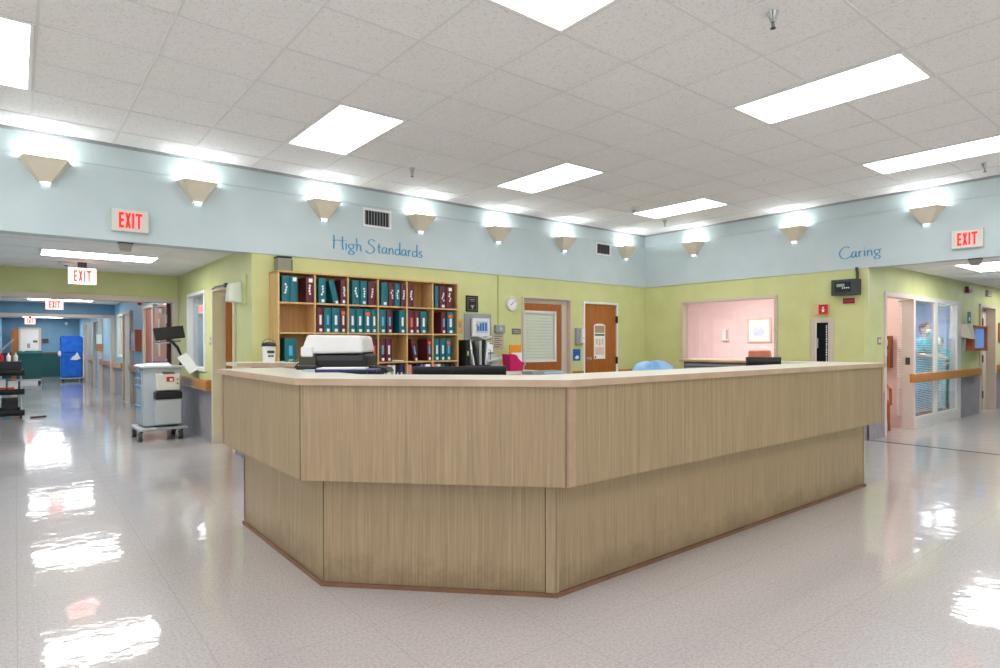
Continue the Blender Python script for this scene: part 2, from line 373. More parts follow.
# grey wainscot on the stub of wall by the counter and along the corridor
mb = MB(); mb.box(X-.012, X, YR-.012, YR+.5, 0, .62); mb.box(X-.012, RD[0]-.06, YR-.012, YR, 0, .62)
mb.box(12.96, RD2[0]-.07, YR-.012, YR, 0, .72); mb.box(RD2[1]+.07, 20, YR-.012, YR, 0, .72)
struct(mb.build('baseboard_right', M_WAIN))
mb = MB(); mb.box(XH-.012, XH, HD[1]+.06, 10.86, 0, .68); mb.box(XH-.012, XH, 7.0, HD[0]-.06, 0, .68)
cuts = [11.1]+[v for d in FAR_D for v in (d[0]-.06, d[1]+.06)]+[30.5]
for a, b in zip(cuts[::2], cuts[1::2]): mb.box(XH-.012, XH, a, b, 0, .72)
struct(mb.build('baseboard_left', M_WAIN))
mb = MB(); mb.box(XL+.0, XH-.02, 30.485, 30.5, 0, .93)
struct(mb.build('baseboard_hall_end', M_CGREEN))
struct(B(XL, XH-.02, 30.47, 30.5, .93, .99).build('trim_11', M_KICK))

# ---- rooms behind
# pink room behind the interior window
struct(B(12.5, 12.62, 5.2, 10.5, 0, 2.6).build('wall_pink_back', M_PINK))
struct(B(X+.12, 12.5, 10.5, 10.62, 0, 2.6).build('wall_pink_side', M_PINK))
mb = MB(); mb.box(10.78, 10.9, YR+.12, 5.2, 0, 2.6); mb.box(10.9, 12.62, 5.2, 5.3, 0, 2.6)
struct(mb.build('wall_pink_partition', M_PINK))
struct(B(X+.12, 16.2, YR+.12, 10.6, 2.6, 2.68).build('ceiling_rooms', M_WHITE))
# room made up behind the corridor glazing; its lavender imitates a reflected corridor
struct(B(15.2, 15.32, YR+.12, 5.2, 0, 2.6).build('wall_exam_side', M_LAV))
mb = MB(); mb.box(10.9, 15.2, 5.1, 5.195, 0, 2.6)
struct(mb.build('wall_exam_back', M_LAV))
# small room behind the hallway door and the left wall
struct(B(4.4, 4.5, Y+.12, 11, 0, 2.4).build('wall_office_back', M_CREAM))
struct(B(XH+.12, X, 10.9, 11, 0, 2.4).build('wall_office_side', M_CREAM))
struct(B(XH+.12, X, Y+.25, 11, 2.4, 2.48).build('ceiling_office', M_WHITE))
struct(B(15.3, 15.4, YR+.12, 6, 0, 2.6).build('wall_store_back', M_CREAM))

# ------------------------------------------------------------------ lights
def troffer(name, label, x0, x1, y0, y1, z, group=None, lens=None):
    lens = lens or (M_LENS if z > 3 else M_LENSH)
    t = thing(name, label, 'ceiling light', (x0, y0, z), 0, group)
    a, b = x1-x0, y1-y0
    mb = MB(); f = .024
    mb.box(0, a, 0, f, -.012, 0); mb.box(0, a, b-f, b, -.012, 0); mb.box(0, f, f, b-f, -.012, 0); mb.box(a-f, a, f, b-f, -.012, 0)
    mb.build('frame', M_GRID, t, bevel=.003)
    B(f, a-f, f, b-f, -.006, -.001).build('diffuser', lens, t)
    return t
cols = {-3: 'behind the camera, far left column', -1: 'in the column at the left edge of the photo', 0: 'x', 1: 'y', 2: 'z'}
xs = [-3.107, -.533, 2.041, 4.6155, 7.19]; ys = [4.645, 1.49, -1.665, -4.82]
names = {(1, 0): 'fluorescent ceiling panel cut by the left edge of the photo, beyond the first sconce',
         (2, 0): 'fluorescent ceiling panel above the bookcase side, third sconce below it',
         (3, 0): 'fluorescent ceiling panel in the middle of the ceiling, above the two narrow doors side',
         (4, 0): 'farthest fluorescent ceiling panel, next to the corner where both blue bands meet',
         (2, 1): 'nearest fluorescent ceiling panel, cut by the top edge of the photo',
         (3, 1): 'large looking fluorescent ceiling panel right of the biggest sprinkler head',
         (4, 1): 'fluorescent ceiling panel cut by the right edge above the right hand EXIT sign'}
for i, x0 in enumerate(xs):
    for j, y0 in enumerate(ys):
        if j == 3 and i < 4 and i % 2: continue
        n = names.get((i, j), 'fluorescent ceiling panel behind the photographer')
        troffer('ceiling_light', n, x0+.01, x0+GX-.01, y0+.01, y0+2*GY-.01, ZC,
                'fluorescent troffers of the main ceiling' if (i, j) in names else 'troffers out of the photo behind the camera')
troffer('ceiling_light', 'long fluorescent panel on the left hallway ceiling just before the green header', .22, 1.43, 8.62, 9.24, ZH, 'hallway ceiling lights')
for k, yy in enumerate((12.6, 17.2)):
    troffer('ceiling_light', 'hallway ceiling light %s' % ('just behind the green header' if k == 0 else 'between green and blue headers'), .2, 1.46, yy, yy+.6, 2.35, 'hallway ceiling lights')
for yy, n in ((20.5, 'just behind the steel blue header'), (24.6, 'in the middle of the far hallway'), (28.8, 'at the far end of the hallway')):
    troffer('ceiling_light', 'hallway ceiling light '+n, .2, 1.46, yy, yy+.6, 2.35, 'hallway ceiling lights')
troffer('ceiling_light', 'fluorescent panel on the right corridor ceiling under the right EXIT sign', 10.2, 11.5, 2.12, 2.7, ZH, 'corridor ceiling lights')
troffer('ceiling_light', 'ceiling panel farther down the right corridor, out of frame', 14.5, 15.8, 2.12, 2.7, ZH, 'corridor ceiling lights')
M_LENS2 = mat('room_fill_lens', (252, 248, 244), .5, emit=17.0)
troffer('ceiling_light', 'fill panel added to the pink room ceiling, out of sight above its window', 9.9, 11.1, 6.2, 7.4, 2.6, lens=M_LENS2)  # unseen panel added to brighten the pink room
troffer('ceiling_light', 'bright panel on the ceiling of the glazed exam room', 12.2, 13.4, 3.9, 4.5, 2.6, lens=mat('lit_exam_lens', (252, 248, 244), .5, emit=34.0))
troffer('ceiling_light', 'unseen fill panel added to the office behind the hallway door', 2.6, 3.8, 8.2, 8.8, 2.4)  # unseen panel added so the office does not go dark
troffer('ceiling_light', 'unseen fill panel added near the pink chair behind the open doorway', 9.3, 10.4, 3.9, 4.5, 2.6, lens=mat('doorway_fill_lens', (252, 248, 244), .5, emit=6.5))  # unseen panel added to light the space inside the doorway

# wall sconces: inverted, open-topped half pyramids with a small open foot
def sconce_mesh():
    mb = MB()
    T, Bt = .19, .045; d0, d1 = .17, .055; h = .195; th = .006
    # outer shell: three sloping sides
    A0, A1 = (-T, 0, h), (T, 0, h); F0, F1 = (-.16, -d0, h), (.16, -d0, h)
    a0, a1 = (-Bt, 0, 0), (Bt, 0, 0); f0, f1 = (-Bt+.004, -d1, 0), (Bt-.004, -d1, 0)
    def slab(q):
        n = (Vector(q[1])-Vector(q[0])).cross(Vector(q[2])-Vector(q[0])).normalized()*th
        inner = [tuple(Vector(p)-n) for p in q]
        mb.hull(q, inner)
    slab([A0, F0, f0, a0]); slab([F0, F1, f1, f0]); slab([F1, A1, a1, f1])
    return mb
sc_group = 'beige wedge sconces along the pale blue band'
def make_sconce(label, loc, rz):
    t = thing('wall_sconce', label, 'wall lamp', loc, rz, sc_group)
    sconce_mesh().build('shade', M_SCONCE, t)
    mb = MB(); mb.box(-.04, -.034, -.05, 0, -.035, 0); mb.box(.034, .04, -.05, 0, -.035, 0); mb.box(-.04, .04, -.05, 0, -.006, 0)
    mb.build('foot', M_WHITE, t)
    MB().tube([(-.15, -.07, .200), (.15, -.07, .200)], .012, 10).build('lamp_tube', M_LAMP, t)
    B(-.03, .03, -.045, -.005, -.012, -.007).build('foot_lens', M_FOOTL, t)
    return t
sx = [.22, 1.5, 2.87, 4.2, 5.51, 6.86, 8.36]
sn = ['first sconce from the left edge, over the empty floor', 'second sconce from the left, right of the left EXIT sign', 'sconce left of the large air grille',
      'sconce right of the large air grille, above the word Standards', 'sconce in the middle of the left band, above the clock', 'sconce left of the small air grille', 'sconce in the corner right of the small air grille']
s0 = make_sconce('beige wedge sconce, '+sn[0], (sx[0], Y-.001, 2.80), 0)
for xx, n in list(zip(sx, sn))[1:]: dup(s0, (xx, Y-.001, 2.80), 0, 'beige wedge sconce, '+n)
for yy, n in zip((5.95, 4.27, 2.62, .95), ('on the right band nearest the corner', 'on the right band above the pink window edge', 'on the right band left of the right EXIT sign', 'on the right band beyond the right edge of the photo')):
    dup(s0, (X-.001, yy, 2.80), RB, 'beige wedge sconce, '+n)
dup(s0, (-1.12, Y-.001, 2.80), 0, 'beige wedge sconce, left of the photo frame')

# ------------------------------------------------------------------ lettering on the bands (thin ribbon strokes)
def arc(cx, cy, rx, ry, a0, a1, n=12): return [(cx+rx*math.cos(R_(a0+(a1-a0)*i/n)), cy+ry*math.sin(R_(a0+(a1-a0)*i/n))) for i in range(n+1)]
G = {
 'H': (.84, [[(.08, 1.0), (.10, .5), (.07, 0)], [(.70, .96), (.69, .5), (.73, -.02)], [(-.02, .60), (.4, .66), (.86, .64)]]),
 'i': (.24, [[(.1, .5), (.12, .2), (.1, 0)], [(.1, .68), (.13, .72)]]),
 'g': (.56, [arc(.24, .30, .19, .17, 0, 360), [(.42, .44), (.54, .5)], [(.3, .13), (.16, .05), (.34, -.02), (.46, -.13), (.38, -.27), (.2, -.31), (.06, -.24), (.08, -.12), (.2, -.03)]]),
 'h': (.5, [[(.08, .95), (.1, .5), (.08, 0)], [(.1, .3), (.2, .46), (.33, .46), (.38, .3), (.4, 0)]]),
 'S': (.82, [[(.66, .86), (.5, .98), (.3, .96), (.17, .80), (.24, .62), (.5, .46), (.62, .26), (.52, .04), (.3, -.08), (.08, -.02), (-.04, .12)]]),
 't': (.36, [[(.16, .72), (.14, .3), (.18, .05), (.3, .02)], [(.02, .47), (.34, .5)]]),
 'a': (.5, [[(.36, .44), (.2, .48), (.07, .34), (.05, .14), (.15, 0), (.28, .08), (.36, .28)], [(.38, .47), (.37, .15), (.46, .0)]]),
 'n': (.52, [[(.08, .48), (.1, .2), (.08, 0)], [(.1, .3), (.22, .46), (.34, .44), (.38, .25), (.42, 0)]]),
 'd': (.54, [[(.4, .36), (.22, .46), (.07, .32), (.06, .12), (.18, 0), (.34, .08), (.42, .26)], [(.43, .98), (.42, .4), (.46, 0)]]),
 'r': (.38, [[(.08, .48), (.1, .2), (.08, 0)], [(.1, .3), (.2, .46), (.34, .46)]]),
 's': (.4, [[(.32, .42), (.2, .48), (.1, .4), (.14, .28), (.28, .18), (.3, .06), (.18, -.02), (.04, .04)]]),
 'C': (.92, [[(.8, .84), (.62, .97), (.36, .92), (.12, .68), (.05, .36), (.2, .06), (.5, -.06), (.8, .06), (.95, .16)]]),
 ' ': (.3, [])}
def smooth_line(pts):
    out = []
    n = len(pts)
    if n < 3: return pts
    for i in range(n-1):
        p0 = pts[max(i-1, 0)]; p1 = pts[i]; p2 = pts[i+1]; p3 = pts[min(i+2, n-1)]
        for k in range(4):
            t = k/4
            out.append(tuple(.5*((2*p1[j])+(-p0[j]+p2[j])*t+(2*p0[j]-5*p1[j]+4*p2[j]-p3[j])*t*t+(-p0[j]+3*p1[j]-3*p2[j]+p3[j])*t**3) for j in (0, 1)))
    out.append(pts[-1]); return out
def lettering(text, label, loc, rz, width, capw, th=.038):
    tot = sum(G[c][0] for c in text)
    k = width/tot; kz = capw
    mb = MB(); cx = 0
    for c in text:
        for st in G[c][1]:
            pts = smooth_line(st); n = len(pts)
            L_, Rr = [], []
            for i, p in enumerate(pts):
                q0 = pts[max(i-1, 0)]; q1 = pts[min(i+1, n-1)]
                dx, dy = (q1[0]-q0[0])*k, (q1[1]-q0[1])*kz; l = math.hypot(dx, dy) or 1
                vert = abs(dy)/l
                wd = th*kz*(.55+.75*vert)
                nx, ny = -dy/l*wd, dx/l*wd
                X0, Z0 = (cx+p[0])*k, p[1]*kz
                L_.append((X0+nx, Z0+ny)); Rr.append((X0-nx, Z0-ny))
            for i in range(n-1):
                q = [L_[i], L_[i+1], Rr[i+1], Rr[i]]
                mb.hull([(a, 0, b) for a, b in q], [(a, -.004, b) for a, b in q])
        cx += G[c][0]
    t = mb.build('wall_lettering', M_LETTER); t.location = loc; t.rotation_euler = (0, 0, rz)
    return tag(t, label, 'lettering')
lettering('High Standards', 'blue script words High Standards on the pale blue band above the bookcase', (2.985, Y-.0185, 2.455), 0, 1.26, .165)
lettering('Caring', 'blue script word Caring on the pale blue band right of the corner', (X-.0185, 3.66, 2.475), RB, .53, .16)

# ------------------------------------------------------------------ exit signs
def block_exit(mb, x0, z0, w_, h_, y0, y1):
    s = w_*.092
    e = w_*.21; gap = w_*.053
    t = h_*.17
    # E
    x = x0; mb.box(x, x+s, y0, y1, z0, z0+h_)
    for zz in (z0, z0+h_/2-t/2, z0+h_-t): mb.box(x+s, x+e, y0, y1, zz, zz+t)
    # X
    x += e+gap
    for a, b in ((x, x+e*1.15-s), (x+e*1.15-s, x)):
        mb.prism([(a, z0), (a+s, z0), (b+s, z0+h_), (b, z0+h_)], y0, y1, 'y')
    x += e*1.15+gap
    mb.box(x, x+s, y0, y1, z0, z0+h_)
    x += s+gap
    e2 = x0+w_-x
    mb.box(x, x+e2, y0, y1, z0+h_-t, z0+h_); mb.box(x+e2/2-s/2, x+e2/2+s/2, y0, y1, z0, z0+h_-t)
    return mb
def exit_sign(label, loc, rz, hang=0, red=M_REDL, face=None, w_=.31, h_=.215):
    t = thing('exit_sign', label, 'exit sign', loc, rz, 'exit signs')
    B(-w_/2, w_/2, -.05, 0, 0, h_).build('housing', M_SIGNW if face is None else face, t, bevel=.005)
    block_exit(MB(), -w_*.31, h_*.15, w_*.64, h_*.70, -.053, -.0505).build('lettering', red, t)
    if hang: B(-.05, .05, -.045, -.005, h_, h_+hang).build('canopy', M_DGREY, t, bevel=.004)
    return t
exit_sign('white EXIT sign with red letters on the left band between first and second sconces', (.885, Y-.0185, 2.412), 0)
exit_sign('white EXIT sign with red letters on the right band above the right corridor', (X-.0185, 2.2, 2.445), RB)
M_FACE = mat('lit_sign_face', (255, 215, 205), .5, emit=.9)
M_REDX = mat('glowing_exit_red', (255, 40, 20), .4, emit=1.1)
exit_sign('glowing EXIT sign hanging before the green hallway header', (.70, 9.85, 2.11), 0, .075, M_REDX, M_FACE)
exit_sign('glowing EXIT sign hanging before the steel blue hallway header', (.66, 16.3, 2.06), 0, .075, M_REDX, M_FACE)
exit_sign('small glowing EXIT sign at the far end of the left hallway', (.42, 28.4, 2.05), 0, .085, M_REDX, M_FACE)

# ------------------------------------------------------------------ reception counter
def off(poly, o):
    """offset an open outline outward (to its right-hand side)"""
    res = []
    n = len(poly)
    for i in range(n):
        ns = []
        if i > 0: d = (Vector(poly[i])-Vector(poly[i-1])).normalized(); ns.append(Vector((d.y, -d.x)))
        if i < n-1: d = (Vector(poly[i+1])-Vector(poly[i])).normalized(); ns.append(Vector((d.y, -d.x)))
        if len(ns) == 1: v = ns[0]*o
        else:
            m = (ns[0]+ns[1]).normalized(); v = m*(o/m.dot(ns[0]))
        res.append((poly[i][0]+v.x, poly[i][1]+v.y))
    return res
# outline of the base, walking from the left arm's end round to the right arm's end: outward = right-hand side reversed
base = [(1.30, 4.63), (1.30, 3.172), (2.177, 2.272), (6.067, 2.272), (6.067, 3.15)]
ctr = thing('reception_counter', 'long angular oak laminate reception counter with pale top in the middle of the room', 'reception desk', (2.177, 2.272, 0))
def band_mesh(out, inn, z0, z1):
    mb = MB(); n = len(out)
    for i in range(n-1):
        q = [out[i], out[i+1], inn[i+1], inn[i]]
        mb.prism(q, z0, z1)
    bmesh.ops.remove_doubles(mb.bm, verts=mb.bm.verts, dist=1e-4)
    return mb
def OUT(o):
    q = off(base, -o if _sgn < 0 else o)
    if o > 0: q = [(min(x, 6.078+.1*max(0, o-.15)) if i > 2 else x, y) for i, (x, y) in enumerate(q)]
    return q
_sgn = 1
t_ = off(base, .1)
if t_[1][0] > base[1][0]: _sgn = -1
pb, pi = OUT(0), OUT(-.06)
for i in range(4):
    q = [pb[i], pb[i+1], pi[i+1], pi[i]]
    MB().prism(q, 0, .60).build('lower_panel', M_LAM, ctr, world=True)
po, pn = OUT(.15), OUT(-.06)
for i in range(4):
    q = [po[i], po[i+1], OUT(.12)[i+1], OUT(.12)[i]]
    MB().prism(q, .602, 1.098).build('upper_panel', M_LAM, ctr, world=True)
for i in range(4):
    q = [OUT(.12)[i], OUT(.12)[i+1], pn[i+1], pn[i]]
    MB().prism(q, .602, .63).build('soffit', M_LAM, ctr, world=True)
no, ni = OUT(.18), OUT(-.27)
for i in range(4):
    q = [no[i], no[i+1], OUT(.174)[i+1], OUT(.174)[i]]
    MB().prism(q, 1.098, 1.132).build('edge_band', M_NOSE, ctr, world=True)
for i in range(4):
    q = [OUT(.174)[i], OUT(.174)[i+1], ni[i+1], ni[i]]
    MB().prism(q, 1.099, 1.1325).build('counter_top', M_TOP, ctr, world=True)
k0, k1 = OUT(.014), OUT(0)
for i in range(4):
    q = [k0[i], k0[i+1], k1[i+1], k1[i]]
    MB().prism(q, 0, .022).build('base_trim', M_KICK, ctr, world=True)
# inner knee wall that carries the top, and corner strips
for i in range(4):
    q = [OUT(-.24)[i], OUT(-.24)[i+1], OUT(-.266)[i+1], OUT(-.266)[i]]
    MB().prism(q, 1.06, 1.098).build('inner_rail', M_NOSE, ctr, world=True)
def strip(p, d1, d2, z0, z1, w1, w2, name='corner_strip', m=None):
    """angle strip wrapping the corner p along directions d1, d2"""
    mb = MB()
    p = Vector(p)
    for d, w_ in ((Vector(d1).normalized(), w1), (Vector(d2).normalized(), w2)):
        n = Vector((d.y, -d.x))
        if n.dot(Vector((-1, -2))) < 0: n = -n
        q = [p, p+d*w_, p+d*w_+n*.006, p+n*.006]
        mb.prism([tuple(v) for v in q], z0, z1)
    return mb.build(name, m or M_LSTRIP, ctr, world=True)
M_LSTRIP = noise_mat('laminate_corner_strip', (150, 128, 98), (172, 149, 116), 2, vec=(60, 60, 2), rough=.42)
M_USTRIP = noise_mat('pinkish_corner_strip', (166, 138, 112), (180, 152, 126), 6, rough=.45)
strip(po[2], (-1, 1.026), (1, 0), .602, 1.097, .004, .055, m=M_USTRIP)
M_SEAM = mat('dark_joint', (70, 52, 38), .7)
for pz, nm in ((po, (.603, 1.096)), (pb, (.024, .598))):
    for q_ in (1, 2):
        d_ = (Vector(pz[1])-Vector(pz[2])).normalized() if q_ == 2 else (Vector(pz[2])-Vector(pz[1])).normalized()
        n_ = Vector((d_.y, -d_.x)); n_ = n_ if n_.dot(Vector((-1, -1))) > 0 else -n_
        p_ = Vector(pz[q_])+d_*(.001 if q_ == 1 else (.052 if pz is pb else .006))+n_*.001
        MB().prism([tuple(p_), tuple(p_+d_*.0025), tuple(p_+d_*.0025+n_*.0015), tuple(p_+n_*.0015)], nm[0], nm[1]).build('joint', M_SEAM, ctr, world=True)
q_ = Vector(po[2])+Vector((.056, -.001)); MB().prism([tuple(q_), (q_.x+.003, q_.y), (q_.x+.003, q_.y-.0015), (q_.x, q_.y-.0015)], .603, 1.096).build('joint', M_SEAM, ctr, world=True)
q_ = Vector(pb[2])+Vector((.021, -.001)); MB().prism([tuple(q_), (q_.x+.003, q_.y), (q_.x+.003, q_.y-.0015), (q_.x, q_.y-.0015)], .024, .598).build('joint', M_SEAM, ctr, world=True)
strip(pb[2], (-1, 1.026), (1, 0), 0, .60, .05, .02)
strip(po[3], (-1, 0), (0, 1), .602, 1.097, .035, .01)
strip(pb[3], (-1, 0), (0, 1), 0, .60, .022, .01)
strip(po[0], (0, -1), (1, 0), .602, 1.097, .05, .01)
# end caps of the left arm
q = [po[0], pn[0], (pn[0][0], pn[0][1]-.03), (po[0][0], po[0][1]-.03)]
MB().prism(q, .602, 1.098).build('end_panel', M_LAM, ctr, world=True)
q = [pb[0], pi[0], (pi[0][0]+.3, pi[0][1]), (pi[0][0]+.3, pi[0][1]-.02), (pb[0][0], pb[0][1]-.02)]
MB().prism(q, 0, .60).build('end_panel', M_LAM, ctr, world=True)
# lower staff worktop inside the counter
mb = MB()
wi, wo = OUT(-.95), OUT(-.07)
for i in range(3): mb.prism([wo[i], wo[i+1], wi[i+1], wi[i]], .72, .76)
desk = mb.build('worktop', M_TOP, ctr, world=True)

# ---- ledge cabinet behind the left arm
lc = thing('ledge_cabinet', 'small oak laminate ledge cabinet in front of the bookcase beside the left hallway corner', 'cabinet', (1.95, 5.9, 0))
f0, f1 = Vector((1.615, 5.94)), Vector((2.05, 5.58))
MB().prism([tuple(f0), tuple(f1), (2.35, 5.58), (2.35, 6.35), (1.615, 6.35)], 1.10, 1.132).build('top', M_TOP, lc, world=True)
MB().prism([(f0.x-.012, f0.y-.012), (f1.x-.004, f1.y-.014), tuple(f1), tuple(f0)], 1.096, 1.133).build('edge_band', M_NOSE, lc, world=True)
MB().prism([(1.84, 5.87), (2.10, 5.66), (2.3, 5.66), (2.3, 6.3), (1.84, 6.3)], 0, 1.10).build('body', M_LAM, lc, world=True)

# ---- canister on the ledge
can = thing('sharps_canister', 'white canister with black lid and wire handle on the ledge left of the bookcase', 'canister', (1.89, 5.91, 1.132))
MB().lathe([(.052, 0), (.056, .01), (.062, .15), (.062, .155)], n=24).build('body', M_WHITE, can, smooth=False)
MB().lathe([(.066, .155), (.066, .175), (.05, .19), (.015, .196)], n=24).build('lid', M_BLACK, can)
MB().tube([(-.064, 0, .15)]+[(-.064*math.cos(a), 0, .17+.055*math.sin(a)) for a in [math.pi*i/10 for i in range(11)]]+[(.064, 0, .15)], .003, 6).build('handle', M_BLACK, can)
mb = MB(); mb.box(-.035, .03, -.0655, -.0575, .09, .115); mb.box(-.028, -.004, -.0655, -.0575, .055, .07); mb.box(.002, .022, -.0655, -.0575, .055, .07)
mb.build('print', M_DGREY, can)
g1 = MB()
for k in range(8):
    a = k*.8; g1.tube([(0, 0, 0), (.05*math.cos(a), .03*math.sin(a), .014), (.09*math.cos(a), .06*math.sin(a), .004)], .005, 6)
o = g1.build('green_cord', mat('green_cord', (20, 120, 70), .5)); o.location = (2.12, 5.87, 1.134); tag(o, 'little tangle of green cord on the ledge beside the white canister', 'cord')

# ------------------------------------------------------------------ bookcase and binders
BX = [2.25, 2.66, 3.06, 3.45, 3.85, 4.23, 4.62]; BZ = [.42, .755, 1.09, 1.44, 1.775, 2.11]; BY0, BY1 = 6.70, 6.985
bc = thing('bookcase', 'tall maple bookcase of open compartments packed with binders against the green wall', 'bookcase', (2.25, BY0, 0))
tk = .018
B(BX[0]-.01, BX[0]+tk-.01, BY0, BY1, 0, BZ[-1]).build('side_panel', M_CASE, bc, world=True)
B(BX[-1]-tk+.01, BX[-1]+.01, BY0, BY1, 0, BZ[-1]).build('side_panel', M_CASE, bc, world=True)
for xx in BX[1:-1]: B(xx-tk/2, xx+tk/2, BY0+.002, BY1-.01, .08, BZ[-1]-tk).build('divider', M_CASE, bc, world=True)
for zz in BZ[:-1]: B(BX[0]+tk-.01, BX[-1]-tk+.01, BY0+.004, BY1-.01, zz-tk, zz).build('shelf', M_CASE, bc, world=True)
B(BX[0]-.01, BX[-1]+.01, BY0, BY1, BZ[-1]-tk*.6, BZ[-1]+.006).build('top_panel', M_CASE, bc, world=True)
B(BX[0]-.008, BX[-1]+.008, BY1-.01, BY1, 0, BZ[-1]-.005).build('back_panel', noise_mat('dark_case_back', (186, 142, 84), (200, 158, 98), 1.3, vec=(25, 25, 1.5), rough=.5), bc, world=True)
B(BX[0]+tk, BX[-1]-tk, BY0+.03, BY0+.05, 0, .08).build('plinth', M_CASE, bc, world=True)

COL = {'t': (M_TEAL, 'teal'), 'm': (M_MAROON, 'maroon'), 'k': (M_BLACK, 'black'), 'r': (M_RED, 'red'), 'w': (M_WHITE, 'white'),
       'n': (M_NAVY, 'navy'), 'p': (mat('salmon_pink_card', (220, 140, 134), .6), 'salmon pink'), 'v': (mat('violet_card', (110, 84, 160), .6), 'violet')}
ROWN = {4: 'top row', 3: 'second row', 2: 'third row', 1: 'fourth row'}
LBL = {'w': (M_PAPER, 'white'), 's': (M_SKYB, 'sky blue'), 'c': (M_CORAL, 'coral')}
ORD = ['first', 'second', 'third', 'fourth', 'fifth', 'sixth', 'seventh']
COLN = ['leftmost cubby', 'second cubby', 'third cubby', 'fourth cubby', 'fifth cubby', 'rightmost cubby']
def binder(px0, px1, row, colr, style='', lean=0, n=0, cell=0, hh=.285, tot=1):
    zb = BZ[row]
    x0 = at(px0, 320, 1, BY0+.012)[0]; x1 = at(px1, 320, 1, BY0+.012)[0]
    x0 = max(x0, BX[cell]+.013); x1 = min(x1, BX[cell+1]-.013)
    wd = x1-x0-.002; m, cn = COL[colr]
    desc = []
    if 'o' in style: desc.append('orange sticker')
    elif 's' in style: desc.append('sky blue strip')
    elif 'c' in style: desc.append('coral strip')
    elif 'W' in style: desc.append('white strip')
    elif 'x' in style: desc.append('white scribbles')
    d = ', '+desc[0]+',' if desc else ''
    where = (ORD[n] if tot > 1 else 'alone')+' in the '+COLN[cell]+' of the '+ROWN[row]
    if lean: cn = 'leaning '+cn
    t = thing('binder', '%s binder%s %s' % (cn, d, where), 'binder', (x0+.001, BY0+.012, zb), 0, 'binders in the bookcase')
    rot = None
    dp = .235
    mb = MB()
    mb.box(0, .003, 0, dp, 0, hh); mb.box(wd-.003, wd, 0, dp, 0, hh)          # covers
    mb.hull([(0, .004, 0), (wd/2, -.003, 0), (wd, .004, 0), (wd, .009, 0), (0, .009, 0)], [(0, .004, hh), (wd/2, -.003, hh), (wd, .004, hh), (wd, .009, hh), (0, .009, hh)])
    parts = [mb.build('cover', m, t)]
    parts.append(B(.006, wd-.006, .012, dp-.01, .008, hh-.012).build('pages', M_PAPER, t))
    def pp(nm, mt, cxf, ww, z0, z1):
        c = wd*cxf; parts.append(B(c-ww/2, c+ww/2, -.006, -.001, z0, z1).build(nm, mt, t))
    if 'W' in style: pp('spine_strip', M_PAPER, .5, wd*.3, .09, .2)
    if 's' in style: pp('spine_strip', M_SKYB, .5, wd*.3, .09, .2)
    if 'c' in style: pp('spine_strip', M_CORAL, .5, wd*.34, .08, .2)
    if 'q' in style: pp('number_label', M_PAPER, .55, wd*.38, .012, .045)
    if 'Q' in style: pp('number_label', M_PAPER, .6, wd*.5, hh-.055, hh-.012)
    if 'o' in style: pp('sticker', M_ORANGE, .5, wd*.62, hh-.075, hh-.035)
    if 'x' in style:
        mb = MB(); rr = random.Random(px0)
        for k in range(4):
            z = .09+.03*k; cx_ = wd*(.4+.25*rr.random())
            mb.box(cx_-.009, cx_+.009, -.006, -.002, z, z+.024, rot=(0, rr.uniform(-.6, .6), 0))
        parts.append(mb.build('marks', M_PAPER, t))
    if lean:
        for p_ in parts:
            piv = Vector((wd, 0, 0)); p_.matrix_basis = Matrix.Translation(piv) @ Matrix.Rotation(R_(lean), 4, 'Y') @ Matrix.Translation(-piv)
    return t
